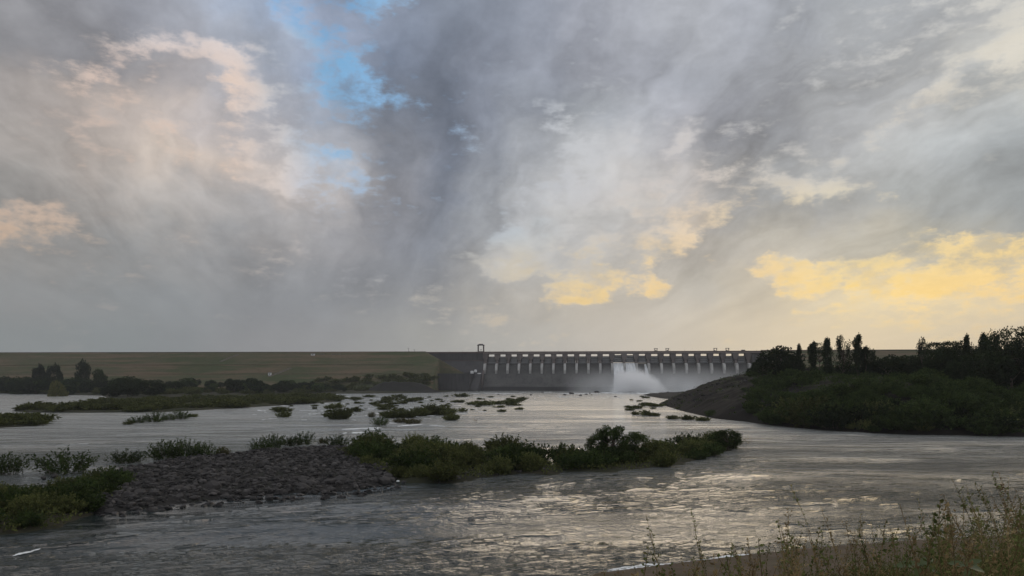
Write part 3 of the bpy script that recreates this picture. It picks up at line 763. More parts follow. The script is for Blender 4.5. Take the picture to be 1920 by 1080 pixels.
mb = MB(); mb.prismz([(-2.8, -2), (2.8, -2), (2.8, 2), (-2.8, 2)], 2.0, 2.7, [(-1.6, -1), (1.6, -1), (1.6, 1), (-1.6, 1)]); mb.build('roof', M['roof'], cb)
# pale boulders / tanks heaped on the ledge left of the gates
TK = ['biggest white tank at the left of the pale heap beside the gates', 'upper white tank of the pale heap beside the gates', 'flat white tank at the right of the pale heap beside the gates']
for k, (px, z, r, h) in enumerate(((889.5, 22.3, 2.2, 4.0), (895.5, 24.2, 1.9, 3.6), (902.5, 20.8, 2.9, 2.7))):
    x = loc(px); y = -19.5 if k != 1 else -18.9
    if k == 0: y = -21
    t = top_level_on_dam('water_tank', x, y, z, TK[k], 'tank', 'white tanks on the abutment')
    mb = MB(); mb.tube([(0, 0, 0), (0, 0, h*0.8), (0, 0, h*0.92)], [r, r, r*0.6], 14); mb.build('tank_body', M['white_paint'], t, smooth=False)
    mb = MB(); mb.tube([(0, 0, h*0.9), (0, 0, h)], [r*0.62, r*0.1], 12); mb.build('lid', M['gate_rib'], t)
# small things on the left crest
for k, (px, h, lb) in enumerate(((766, 5.2, 'tall thin lamp post at the right end of the grassy crest'), (777, 3.2, 'short pole beside the lamp post on the grassy crest'))):
    a = (px-960)/F; Y = 973.0; X = a*Y
    t = empty('lamp_post', (X, Y, 51.3)); tag(t, lb, 'post')
    mb = MB(); mb.tube([(0, 0, -1), (0, 0, h)], [0.28, 0.16], 6); mb.build('pole', M['steel_dark'], t)
    mb = MB(); mb.bar((-0.9, 0, h), (1.1, 0, h*0.98), 0.14); mb.box(-1.4, -0.7, -0.2, 0.2, h-0.15, h+0.15); mb.build('lamp_arm', M['steel_dark'], t)
def at_earth(px, py):
    best = None
    for Y in np.linspace(830, 1010, 400):
        X = (px-960)/F*Y; z = float(earth_h(np.array(X), np.array(Y))); e = abs(proj(X, Y, z)[1]-py)
        if best is None or e < best[0]: best = (e, X, Y, z)
    return best[1:]
def hut(px, py, w, h, d, label, wall=M['white_paint'], rf=M['roof'], pos=None):
    X, Y, z = pos or at_earth(px, py)
    t = empty('hut', (X, Y, z)); tag(t, label, 'hut')
    mb = MB(); mb.box(-w/2, w/2, -d/2, d/2, -0.6, h); mb.build('wall', wall, t)
    mb = MB(); mb.prismz([(-w/2-.4, -d/2-.4), (w/2+.4, -d/2-.4), (w/2+.4, d/2+.4), (-w/2-.4, d/2+.4)], h, h+0.8, [(-w/2, -.2), (w/2, -.2), (w/2, .2), (-w/2, .2)]); mb.build('roof', rf, t)
    mb = MB(); mb.box(-0.5, 0.5, -d/2-0.06, -d/2-0.003, 0, min(2.0, h*0.8)); mb.build('door', M['steel_dark'], t)
hut(587, 666, 5.0, 1.6, 3, 'small whitewashed hut just below the crest of the grassy dam')
hut(506, 703, 3.4, 2.4, 3, 'small white hut at the foot of the grassy dam')

# ------------------------------------------------------------------ open gates: falling water, spray
def jet(x0, x1, name, label, reach, seed, top=35.6, thin=1.0):
    nu, nv = 30, 44; V = []
    for j in range(nv):
        t = j/(nv-1)
        for i in range(nu):
            s_ = i/(nu-1); spread = 1+0.16*t
            x = (x0+x1)/2+(s_-0.5)*(x1-x0)*spread*(thin if t < 0.2 else thin+(1-thin)*min(1, (t-0.2)*2))
            y = 0-8*t-reach*t; z = top+0.9*(1-t)-top*(t**1.55)
            nz = float(fbm(np.array(s_*6+seed), np.array(t*2.2), oct=3))
            y -= 2.6*nz*min(1, t*4); z += 0.8*nz*t
            V.append((x, y, z))
    Q = [(j*nu+i, j*nu+i+1, (j+1)*nu+i+1, (j+1)*nu+i) for j in range(nv-1) for i in range(nu-1)]
    Vb = [(x, y+1.2, z-0.6) for x, y, z in V]; N = len(V)
    Qb = [tuple(reversed([N+a for a in q_])) for q_ in Q]
    o_ = mesh_obj(name, np.array(V+Vb)-0, np.array(Q+Qb), M['fall'], smooth=True)
    o_.location = dw(0, 0, 0); o_.rotation_euler = (0, 0, TH)
    tag(o_, label, 'waterfall', 'water pouring through the open gates'); return o_
jet(PX[11]+1.9, PX[12]-1.9, 'waterfall', 'leftmost white fall of water pouring from an open dam gate', 40, 1)
jet(PX[12]+1.9, PX[13]-1.9, 'waterfall', 'middle white fall of water pouring from an open dam gate', 44, 5)
jet(PX[13]+9.5, PX[14]-1.7, 'waterfall', 'thin rightmost fall of water at the third open dam gate', 42, 9, 34.0, 0.6)

def sprayvol(name, x0, x1, y0, y1, z1, dens, nodes):
    mb = MB(); mb.box(x0, x1, y0, y1, 0.25, z1)
    def f(q, o):
        p = opos(q); x, y, z = q.sep(p)
        v = q.n('ShaderNodeVolumePrincipled'); v.inputs['Color'].default_value = (0.99, 0.99, 0.99, 1); v.inputs['Anisotropy'].default_value = 0.15
        q.put(v.inputs['Density'], q.m('MULTIPLY', nodes(q, p, x, y, z), dens)); q.nt.links.new(v.outputs[0], o.inputs['Volume'])
    m = mat(name+'_volume', f)
    o_ = mb.build(name, m); o_.location = dw(0, 0, 0); o_.rotation_euler = (0, 0, TH)
    return tag(o_, kind='stuff')
xc = (PX[12]+PX[13])/2
def dense(q, p, x, y, z):
    # cone of spray that widens and thickens towards the pool, drifting to the right
    n = q.noise(p, 0.09, 4, 0.62)
    sx = q.m('SUBTRACT', x, q.m('MULTIPLY_ADD', z, -0.45, xc+8))
    w = q.m('MULTIPLY_ADD', z, -0.55, 34.0)
    r = q.m('DIVIDE', q.m('ABSOLUTE', sx), q.m('MAXIMUM', w, 3.0))
    a = q.smooth(q.m('ADD', r, q.m('MULTIPLY', q.m('SUBTRACT', n, 0.5), 1.1)), 1.0, 0.35)
    b = q.smooth(q.m('MULTIPLY_ADD', q.m('SUBTRACT', n, 0.5), 26.0, z), 27.0, 4.0)
    return q.m('MULTIPLY', a, b)
sprayvol('spray', xc-45, xc+60, -95, -40, 32, 0.42, dense)
def thinm(q, p, x, y, z):
    n = q.noise(p, 0.022, 4, 0.6)
    a = q.m('MULTIPLY', q.smooth(x, xc-95, xc-5), q.smooth(x, L1+40, xc+60))
    b = q.smooth(q.m('MULTIPLY_ADD', q.m('SUBTRACT', n, 0.5), 30.0, z), 34.0, 2.0)
    return q.m('MULTIPLY', q.m('MULTIPLY', a, b), q.smooth(n, 0.25, 0.7))
sprayvol('mist', xc-110, L1+45, -99, -36, 36, 0.036, thinm)

# ------------------------------------------------------------------ plants: one of each kind, then copies
def leafcloud(C, Dr, L, W, r):
    """one pointed leaf (two triangles folded a little) per centre"""
    n = len(C); L = np.broadcast_to(L, (n,))[:, None]; W = np.broadcast_to(W, (n,))[:, None]
    Dr = Dr/np.linalg.norm(Dr, axis=1, keepdims=True)
    s_ = np.cross(Dr, r.normal(size=(n, 3))); s_ /= np.linalg.norm(s_, axis=1, keepdims=True)
    nn = np.cross(Dr, s_)
    V = np.stack([C, C+Dr*L*0.5+s_*W+nn*W*0.3, C+Dr*L, C+Dr*L*0.45-s_*W+nn*W*0.3], 1).reshape(-1, 3)
    i = np.arange(n)*4
    return V, np.stack([i, i+1, i+2, i+3], 1)
def unit(r, n):
    v = r.normal(size=(n, 3)); return v/np.linalg.norm(v, axis=1, keepdims=True)
PROTO = {}
def proto(key, name, parts):
    root = empty(name, link=False)
    for o_ in parts: o_.parent = root
    PROTO.setdefault(key, []).append(root); root['_n'] = name
    return root
def shrub(key, seed, H, R, shoots, lps, leaf, m, upright=0.6, name='shrub'):
    """a thicket of shoots fanning out of the ground, each clothed in narrow leaves"""
    r = np.random.RandomState(seed); st = MB(); CC = []; DD = []
    for k in range(shoots):
        a = r.uniform(0, 2*math.pi); q_ = math.sqrt(r.uniform(0, 1))
        b = np.array([math.cos(a)*q_*R*0.55, math.sin(a)*q_*R*0.55, -0.15])
        h = H*(1-0.45*q_*q_)*r.uniform(0.6, 1.08)
        tip = b+np.array([math.cos(a)*R*0.55*q_*(1.2-upright)*1.6, math.sin(a)*R*0.55*q_*(1.2-upright)*1.6, h])+r.normal(size=3)*np.array([0.16, 0.16, 0.02])*H
        mid = (b+tip)/2+r.normal(size=3)*0.06*H+np.array([0, 0, 0.08*h])
        t = np.linspace(0, 1, 6)[:, None]; P = (1-t)**2*b+2*t*(1-t)*mid+t*t*tip
        if k % 3 == 0: st.tube(P, np.linspace(0.035, 0.008, 6)*H/3, 3)
        tt = r.uniform(0.12, 1.0, lps)[:, None]; PP = (1-tt)**2*b+2*tt*(1-tt)*mid+tt*tt*tip
        d = (tip-b)/np.linalg.norm(tip-b)
        CC.append(PP+r.normal(size=(lps, 3))*0.045*H*(1.15-tt)); DD.append(d*0.55+unit(r, lps)*0.8)
    C, D_ = np.concatenate(CC), np.concatenate(DD)
    V, Q = leafcloud(C, D_, r.uniform(0.7, 1.3, len(C))*leaf, leaf*0.24*r.uniform(0.7, 1.3, len(C)), r)
    proto(key, name, [mesh_obj('foliage', V, Q, m, link=False), st.build('stem', M['bark'], link=False)])
def tree(key, seed, H, R, m, shape='round', clumps=40, lpc=110, leaf=0.4, base=0.3, name='tree', flat=1.0):
    """tapered trunk, limbs running to the leaf clumps, gaps between clumps"""
    r = np.random.RandomState(seed); tk = MB(); CC = []; DD = []; SZ = []
    lean = r.normal(size=2)*0.03*H
    top = np.array([lean[0], lean[1], H*0.82]); rt = H*0.022+0.06
    tp = [np.array([lean[0]*t, lean[1]*t, H*0.82*t])+r.normal(size=3)*np.array([1, 1, 0])*0.012*H*(t > 0) for t in np.linspace(0, 1, 7)]
    tp[0][2] = -0.5; tk.tube(tp, np.linspace(rt, rt*0.25, 7), 7)
    for k in range(clumps):
        if shape == 'round':
            u = unit(r, 1)[0]; q_ = r.uniform(0.45, 1.0)**0.5
            c = np.array([u[0]*R*q_, u[1]*R*q_, H*(base+(1-base)*(0.5+0.46*u[2]*q_*flat))]); cs = R*r.uniform(0.18, 0.36)
        elif shape == 'column':
            t = r.uniform(0.04, 1.0); a = r.uniform(0, 2*math.pi)
            rr = R*(0.8+0.2*math.sin(t*19+seed))*r.uniform(0.0, 0.8)*(0.45 if t > 0.88 else 1)*(1.3 if t < 0.45 else 1)
            c = np.array([math.cos(a)*rr, math.sin(a)*rr, H*t*0.97]); cs = R*r.uniform(0.2, 0.38)
        elif shape == 'forked':
            f = -1 if r.uniform() < 0.5 else 1; t = r.uniform(0.02, 1.0); hh = H*(1.0 if f < 0 else 0.9)
            c = np.array([f*R*0.55*min(1, t*1.5)+r.normal()*R*0.16, r.normal()*R*0.25, hh*t]); cs = R*r.uniform(0.2, 0.34)
            if t < 0.5: c[0] += r.normal()*R*0.45; cs *= 1.3
        elif shape == 'flat':
            a = r.uniform(0, 2*math.pi); q_ = math.sqrt(r.uniform()); lay = r.choice([0.0, -0.1, -0.2])
            c = np.array([math.cos(a)*R*q_, math.sin(a)*R*q_, H*(0.95+lay-0.06*q_)]); cs = R*r.uniform(0.13, 0.22)
        if k % 2 == 0 and shape != 'column':
            s0 = tp[min(6, max(1, int(6*min(c[2]/H*0.75, 0.95))))]
            mid = (s0+c)/2+np.array([0, 0, -0.04*H]); t_ = np.linspace(0, 1, 5)[:, None]
            tk.tube((1-t_)**2*s0+2*t_*(1-t_)*mid+t_*t_*c, np.linspace(rt*0.4, rt*0.08, 5), 4)
        n = int(lpc*(cs/R*3.2)**1.5)+12
        u = unit(r, n); q_ = r.uniform(0.2, 1, n)[:, None]**0.6
        sc = np.array([1, 1, {'flat': 0.35, 'column': 2.3, 'forked': 2.0}.get(shape, 0.75)])
        CC.append(c+u*q_*cs*sc); DD.append(u*0.6+unit(r, n)*0.8+np.array([0, 0, 0.15 if shape != 'column' else 0.7]))
    C, D_ = np.concatenate(CC), np.concatenate(DD)
    V, Q = leafcloud(C, D_, r.uniform(0.7, 1.3, len(C))*leaf, leaf*0.33*r.uniform(0.7, 1.3, len(C)), r)
    proto(key, name, [mesh_obj('crown', V, Q, m, link=False), tk.build('trunk', M['bark'], smooth=True, link=False)])
for s_ in range(5): shrub('shrub', 20+s_, 3.0, 2.3, 150, 34, 0.30, M['leaf_olive'], 0.55)
for s_ in range(4): shrub('spiky', 40+s_, 2.6, 2.2, 70, 26, 0.26, M['leaf_green'], 0.35)
for s_ in range(3): shrub('reedy', 50+s_, 2.0, 1.8, 60, 16, 0.30, M['reed'], 0.75)
for s_ in range(4): shrub('scrub', 60+s_, 3.0, 2.6, 90, 26, 0.42, M['leaf_green'], 0.4)
for s_ in range(3): shrub('darkscrub', 64+s_, 3.2, 2.6, 90, 26, 0.45, M['leaf_dark'], 0.4)
for s_ in range(3): shrub('far', 70+s_, 2.6, 2.6, 40, 16, 0.75, M['leaf_olive'], 0.5)
shrub('twig', 75, 2.2, 2.0, 60, 3, 0.18, M['dry_stem'], 0.5)
for s_ in range(4): tree('bush_tree', 80+s_, 7.0, 4.2, M['leaf_dark'], 'round', 46, 90, 0.5, 0.06, 'tree')
for s_ in range(3): tree('far_tree', 84+s_, 11.0, 6.0, M['leaf_dark'], 'round', 34, 46, 1.1, 0.12, 'tree')
tree('far_tree_green', 88, 9.0, 5.0, M['leaf_green'], 'round', 34, 46, 1.0, 0.1, 'tree')
tree('far_yellow', 89, 8.0, 4.6, M['leaf_yellow'], 'round', 34, 46, 0.9, 0.08, 'tree')
for s_ in range(4): tree('column', 90+s_, 13.0, 1.9, M['leaf_dark'], 'column', 95, 44, 0.42, 0.0, 'columnar_tree')
for s_ in range(2): tree('forked', 95+s_, 13.0, 2.4, M['leaf_dark'], 'forked', 70, 40, 0.42, 0.0, 'forked_tree')
tree('flat', 98, 10.0, 7.0, M['leaf_dark'], 'flat', 60, 70, 0.4, 0.8, 'flat_topped_tree')
tree('open', 99, 15.0, 7.0, M['leaf_dark'], 'round', 58, 80, 0.5, 0.32, 'broad_tree')
tree('small', 101, 6.2, 2.6, M['leaf_green'], 'round', 46, 120, 0.26, 0.12, 'small_tree')

def put(key, X, Y, z, sc, label, cat='shrub', group=None, rz=None, idx=None, sxy=1.0):
    L_ = PROTO[key]; p = L_[(int(abs(X*7.3+Y*3.1)) if idx is None else idx) % len(L_)]
    r_ = p.copy(); r_.name = p['_n']; COL.objects.link(r_)
    r_.location = (X, Y, z); r_.rotation_euler = (0, 0, random.uniform(0, 6.28) if rz is None else rz)
    r_.scale = (sc*sxy, sc*sxy, sc)
    for ch in p.children:
        c = ch.copy(); COL.objects.link(c); c.parent = r_
    if '_n' in r_: del r_['_n']
    return tag(r_, label, cat, group)

ACC = {}
def put_stuff(acc, key, X, Y, z, sc, sxy=1.0, idx=0):
    """adds a plant to one of the big uncountable masses"""
    L_ = PROTO[key]; p = L_[idx % len(L_)]; me = [c for c in p.children if len(c.data.vertices) and c.name.split('.')[0] in ('foliage', 'crown')][0].data
    if me.name not in ACC:
        v = np.empty(len(me.vertices)*3, np.float32); me.vertices.foreach_get('co', v); ACC[me.name] = v.reshape(-1, 3)
    v = ACC[me.name]; a = random.uniform(0, 6.28); c_, s_ = math.cos(a), math.sin(a)
    w = np.stack([(v[:, 0]*c_-v[:, 1]*s_)*sc*sxy+X, (v[:, 0]*s_+v[:, 1]*c_)*sc*sxy+Y, v[:, 2]*sc+z], 1)
    acc.append(w)
def build_stuff(acc, name, m):
    V = np.concatenate(acc); i = np.arange(0, len(V), 4)
    return tag(mesh_obj(name, V, np.stack([i, i+1, i+2, i+3], 1), m), kind='stuff')
def area(P, x, y, names=('left end', 'left part', 'middle', 'right part', 'right end')):
    """which part of an island a point is on, in words"""
    u = np.array([960+F*a/b for a, b in P]); px = 960+F*x/y
    fx_ = int(np.clip((px-max(u.min(), -5))/(min(u.max(), 1925)-max(u.min(), -5))*5, 0, 4.99))
    ys_ = [b for b in np.linspace(min(q_[1] for q_ in P), max(q_[1] for q_ in P), 60) if in_poly(np.array([(px-960)/F*b]), np.array([b]), P)[0]]
    t = 0.5 if len(ys_) < 2 else (y-ys_[0])/(ys_[-1]-ys_[0])
    return names[fx_], ('near side' if t < 0.36 else 'far side' if t > 0.68 else 'inner part')
FAR_ACC, HILL_ACC = [], []
def top_h(X, Y):
    """height of whatever ground stands at X, Y"""
    X = np.asarray(X, float); Y = np.asarray(Y, float)
    z = hill_h(X, Y); z = np.maximum(z, plain_h(X, Y))
    for k, (nm, P, hm, m) in enumerate(ISLANDS): z = np.maximum(z, isl_h(P, hm, k*3)(X, Y))
    return z
def hits(pts, hf, y0, y1, n=260):
    """where the sight line through each picture point meets the ground"""
    pts = np.array(pts, float); Ys = np.geomspace(y0, y1, n)[None, :]
    X = (pts[:, :1]-960)/F*Ys; Zr = CAMH-(pts[:, 1:2]-HZ)/F*Ys; Yb = np.broadcast_to(Ys, X.shape)
    Z = hf(X, Yb); hit = Z >= Zr; k = hit.argmax(1); ok = hit.any(1)
    return [(X[i, k[i]], Yb[i, k[i]], float(Z[i, k[i]])) if ok[i] else None for i in range(len(pts))]
def scatter(P, n, margin=0.0, seed=0, mind=0.0):
    r = np.random.RandomState(seed); P_ = np.array(P); lo, hi = P_.min(0), P_.max(0); out_ = []
    tries = 0
    while len(out_) < n and tries < 60:
        tries += 1
        q_ = r.uniform(lo, hi, (400, 2)); d = sdf(q_[:, 0], q_[:, 1], P)
        for (x, y), dd in zip(q_, d):
            if dd > margin and len(out_) < n and (mind == 0 or all((x-a)**2+(y-b)**2 > mind**2 for a, b in out_)): out_.append((x, y))
    return out_

# single shrubs standing in the water (picture column, foot row, width, height)
SINGLE = [
 (12,888,70,40,'spiky','bushy shrub cut by the left edge, in the water above the leafy bank'),
 (125,887,98,48,'spiky','large leaning shrub standing in the water left of the rock bar'),
 (238,868,60,28,'spiky','low spreading shrub in the water above the left end of the rock bar'),
 (310,860,66,36,'spiky','shrub at the left of the long clump above the rock bar'),
 (345,859,60,38,'spiky','tallest shrub in the middle of the long clump above the rock bar'),
 (383,857,48,32,'spiky','dark shrub at the right end of the long clump above the rock bar'),
 (416,854,30,20,'reedy','small pale twiggy shrub just right of the long clump above the rock bar'),
 (487,846,42,26,'spiky','shrub leaning left where the rock bar meets the water'),
 (512,840,42,28,'spiky','shrub touching the far edge of the rock bar, left of its twin peaks'),
 (545,836,40,22,'spiky','low half of the paired shrubs behind the rock bar'),
 (570,834,36,28,'spiky','taller half of the paired shrubs behind the rock bar'),
 (605,832,20,14,'reedy','tiny twiggy shrub behind the right part of the rock bar'),
 (634,838,44,24,'spiky','shrub at the left foot of the big green island'),
 (240,796,16,8,'far','tiny tuft at the left end of the diagonal row of shrubs on the left'),
 (258,793,34,15,'spiky','second tuft of the diagonal row of shrubs on the left'),
 (292,791,44,20,'spiky','widest shrub of the diagonal row on the left'),
 (318,788,28,13,'spiky','low shrub in the middle of the diagonal row on the left'),
 (338,786,34,20,'spiky','tallest shrub near the right end of the diagonal row on the left'),
 (361,782,16,7,'far','small detached tuft at the right end of the diagonal row on the left'),
 (530,772,34,10,'far','low flat shrub above a darker one left of the river centre'),
 (532,782,26,12,'far','dark round shrub below a low flat one left of the river centre'),
 (590,767,8,5,'far','speck of a shrub alone in the open water left of centre'),
 (617,766,20,7,'far','low left part of the small pair above the round river shrub'),
 (632,765,22,10,'far','taller right part of the small pair above the round river shrub'),
 (635,786,46,24,'shrub','dense round olive shrub alone in the water left of centre'),
 (612,782,10,8,'far','tuft touching the left side of the dense round river shrub'),
 (664,772,28,9,'far','low flat shrub right of the dense round river shrub'),
 (697,782,14,12,'reedy','thin twiggy shrub at the left end of the long dark clump'),
 (712,798,34,18,'spiky','grey green shrub below the long dark clump near the white rapids'),
 (735,783,44,16,'shrub','left end of the long dark clump above the white rapids'),
 (762,783,42,15,'shrub','second shrub of the long dark clump above the white rapids'),
 (786,780,36,18,'shrub','middle shrub of the long dark clump above the white rapids'),
 (811,778,40,24,'shrub','peak of the long dark clump above the white rapids'),
 (836,778,38,20,'shrub','shrub right of the peak of the long dark clump'),
 (846,788,30,14,'shrub','lowest dark shrub at the right end of the long clump'),
 (754,792,40,10,'reedy','pale low reeds below the left half of the long dark clump'),
 (776,794,34,10,'reedy','pale low reeds below the middle of the long dark clump'),
 (868,772,14,8,'far','tiny tuft right of the long dark clump'),
 (883,759,16,6,'far','small left tuft of the group in mid river right of centre clump'),
 (907,760,34,10,'far','densest dark low shrub of the group in mid river'),
 (936,758,22,7,'far','middle tuft of the group in mid river'),
 (957,760,22,12,'far','spiky right shrub of the group in mid river'),
 (972,752,22,5,'far','faint flat tuft above the group in mid river'),
 (936,764,18,4,'far','low reeds below the group in mid river'),
 (890,790,12,12,'twig','bare twigs standing in the water right of the long dark clump'),
 (985,832,8,12,'twig','lone bare twig in the open water above the green island'),
 (1365,845,52,40,'small','small bushy tree at the right tip of the wooded islet'),
 (1392,832,40,22,'twig','grey dead twigs trailing off the right tip of the wooded islet'),
 (1080,866,40,26,'twig','bare twiggy scrub on the gap between the green island and the wooded islet'),
 (1192,778,14,7,'far','small tuft left of the low reeds off the dark headland'),
 (1208,779,24,10,'far','olive tuft of reeds off the dark headland'),
 (1226,780,20,7,'far','flat reeds between two tufts off the dark headland'),
 (1262,786,20,8,'far','dark tuft by the foot of the dark headland'),
 (1290,787,26,9,'far','broad low tuft by the foot of the dark headland'),
 (1318,789,24,8,'far','right tuft by the foot of the dark headland')]
NATH = {'shrub': (3.0, 4.6), 'spiky': (2.5, 4.8), 'reedy': (2.0, 3.4), 'far': (2.6, 4.6), 'twig': (2.3, 4.0), 'small': (6.2, 5.8)}
for k, (px, py, w, h, key, lb) in enumerate(SINGLE):
    X, Y = G0(px, py); hw, ww = h*Y/F, w*Y/F; nh, nw = NATH[key]; sc = hw/nh
    put(key, X, Y, 0.0, sc, lb, 'small tree' if key == 'small' else 'shrub', sxy=float(np.clip(ww/nw/sc, 0.5, 2.6)), idx=k)
# small flat shrubs strewn over the far water
rr = np.random.RandomState(11)
for k in range(110):
    px = rr.uniform(540, 990) if k % 3 else rr.uniform(1180, 1340); py = 743+rr.beta(1.3, 1.8)*(34 if k % 3 else 30)
    X, Y = G0(px, py); q9 = rr.uniform()**2.2; w = (6+24*q9)*Y/F; h = (2.5+5*q9)*Y/F
    put_stuff(FAR_ACC, 'far', X, Y, 0.0, h/2.6, float(np.clip(w/4.6/(h/2.6), .6, 3)), k)

# shrubs covering the islands
def cover_isl(P, n, key, lo, hi, label, group, seed, mind, hk=0, sxy=1.0, margin=0.4, stuff=False):
    h_ = isl_h(P, ISLANDS[hk][2], hk*3)
    for k, (x, y) in enumerate(scatter(P, n, margin, seed, mind)):
        kk = key[k % len(key)] if isinstance(key, (list, tuple)) else key
        z = max(float(h_(np.array(x), np.array(y)))-0.1, 0); sc = random.uniform(lo, hi); w = sxy*random.uniform(.85, 1.2)
        if stuff: put_stuff(FAR_ACC, kk, x, y, z, sc, w, k); continue
        ax, ay = area(P, x, y)
        cw = ('large ' if sc > (lo+hi)/2 else 'small ')+('olive ' if kk == 'shrub' else 'deep green ')
        put(kk, x, y, z, sc, cw+label % (ay, ax), 'shrub', cw+group % (ay, ax), sxy=w)
cover_isl(LEFTISL, 36, ['shrub', 'scrub'], 0.45, 0.85, 'shrub on the lower left bank, %s, %s', 'shrubs on the lower left bank, %s, %s', 1, 1.6, 1)
cover_isl(MIDISL, 44, ['shrub', 'shrub', 'scrub'], 0.55, 1.5, 'shrub on the big green island, %s, %s', 'shrubs on the big green island, %s, %s', 2, 2.3, 2)
cover_isl(ISL2, 32, ['shrub', 'scrub'], 0.55, 1.2, 'shrub on the long wooded islet, %s, %s', 'shrubs on the wooded islet, %s, %s', 3, 1.9, 3, margin=0.2)
cover_isl(STRIP, 150, 'far', 0.8, 1.5, '', '', 4, 3.0, 4, 1.7, stuff=True)
cover_isl(STRIP2, 40, 'far', 0.8, 1.3, '', '', 5, 2.0, 5, 1.5, margin=0.1, stuff=True)
for (px, py, hpx, lb) in ((1146, 868, 68, 'tallest small tree with an airy crown on the wooded islet'), (1122, 866, 50, 'slim small tree leaning left of the tallest one on the wooded islet'), (1192, 864, 52, 'second small tree right of the tallest one on the wooded islet')):
    X, Y = G0(px, py); put('small', X, Y, 0.25, hpx*Y/F/6.2, lb, 'small tree', sxy=1.1)

# ------------------------------------------------------------------ trees and scrub on the plain at the left
rr = np.random.RandomState(21)
def plain_put(key, px, py, hpx, wk, label, cat, group=None, idx=None):
    g_ = hits([(px, py)], plain_h, 470, 900, 300)[0]
    if g_ is None: return
    X, Y, z = g_; nh = {'far_tree': 11.0, 'far_tree_green': 9.0, 'far_yellow': 8.0, 'far': 2.6, 'bush_tree': 7.0}[key]
    put(key, X, Y, z-0.1, hpx*Y/F/nh, label, cat, group, sxy=wk, idx=idx)
BIG = [(155,679,24,800,'far_tree','tall dark rounded tree standing out against the grassy dam'),
       (102,686,26,800,'far_tree','broad dark tree left of the tall rounded one on the plain'),
       (74,686,24,805,'far_tree','dark tree at the left end of the raised group before the grassy dam'),
       (188,693,26,810,'far_tree_green','pale green tree right of the tall rounded one'),
       (107,716,34,640,'far_yellow','yellowish bush among dark trees near the left shore'),
       (240,708,70,590,'bush_tree','big dark bush leaning over the water at the tip of the plain'),
       (212,722,44,585,'bush_tree','lower dark bush left of the big one at the tip of the plain'),
       (282,716,52,580,'bush_tree','dark bush right of the big one at the tip of the plain')]
for px, yt, wp, Yd, key, lb in BIG:
    X = (px-960)/F*Yd; z = float(plain_h(np.array(X), np.array(Yd))); nh, nr = {'far_tree': (10.6, 12.5), 'far_tree_green': (8.8, 10.5), 'far_yellow': (7.7, 9.6), 'bush_tree': (6.8, 9.0)}[key]
    sc = (CAMH+(HZ-yt)*Yd/F-z)/nh; put(key, X, Yd, z-0.2, sc, lb, 'tree', sxy=wp*Yd/F/nr/sc)
for k in range(46):                                         # bushes on the foot of the slope by the heap
    px = rr.uniform(600, 818); Yd = rr.uniform(846, 885); X = (px-960)/F*Yd; z = float(max(earth_h(np.array(X), np.array(Yd)), plain_h(np.array(X), np.array(Yd)), heap_h(np.array(X), np.array(Yd))))
    put_stuff(FAR_ACC, 'far', X, Yd, z-0.1, rr.uniform(1.0, 2.2), rr.uniform(1, 1.8), k)
belt = []
for k in range(150):
    px = rr.uniform(-30, 650); t = rr.uniform()**0.8
    Yn = G0(px, np.interp(px, [0, 200, 300, 640], [738.5, 742, 744, 737.5]))[1]; Yd = Yn+3+(845-Yn)*t
    X = (px-960)/F*Yd; z = float(np.maximum(plain_h(np.array(X), np.array(Yd)), earth_h(np.array(X), np.array(Yd))))
    hpx = rr.uniform(10, 24)*np.interp(px, [0, 140, 230, 560, 660], [1.35, 1.15, 1.0, 1.05, 0.4])*(0.8 if t > 0.5 else 1)
    key, nh = [('far_tree', 11.0), ('far_tree_green', 9.0), ('far_tree', 11.0), ('bush_tree', 7.0), ('far_tree', 11.0)][k % 5]
    wh = 'left of the tall tree' if px < 140 else 'behind the waterside bush' if px < 300 else 'in the middle of the belt' if px < 470 else 'right end of the belt'
    dp = 'near row' if t < 0.4 else 'back row'
    cw = ('pale green' if key == 'far_tree_green' else 'dark')+(' tall' if hpx > 22 else ' low')
    put(key, X, Yd, z-0.3, hpx*Yd/F/nh, '%s tree below the grassy dam, %s, %s' % (cw, dp, wh), 'tree', '%s trees of the belt, %s, %s' % (cw, dp, wh), sxy=rr.uniform(1.0, 1.6))
for k in range(130):
    px = rr.uniform(-30, 810); yb = np.interp(px, [0, 200, 300, 640, 800], [738, 741.5, 744, 737.5, 733.3])
    X, Yd = G0(px, yb); Yd += rr.uniform(1, 90); X = (px-960)/F*Yd; z = float(plain_h(np.array(X), np.array(Yd)))
    put_stuff(FAR_ACC, 'far', X, Yd, z-0.1, rr.uniform(1.0, 2.2), rr.uniform(1, 1.8), k)
g_ = hits([(65, 728)], plain_h, 470, 900)[0]
if g_: hut(0, 0, 6, 2.6, 4, 'small white hut half hidden by the trees near the left shore', pos=g_)

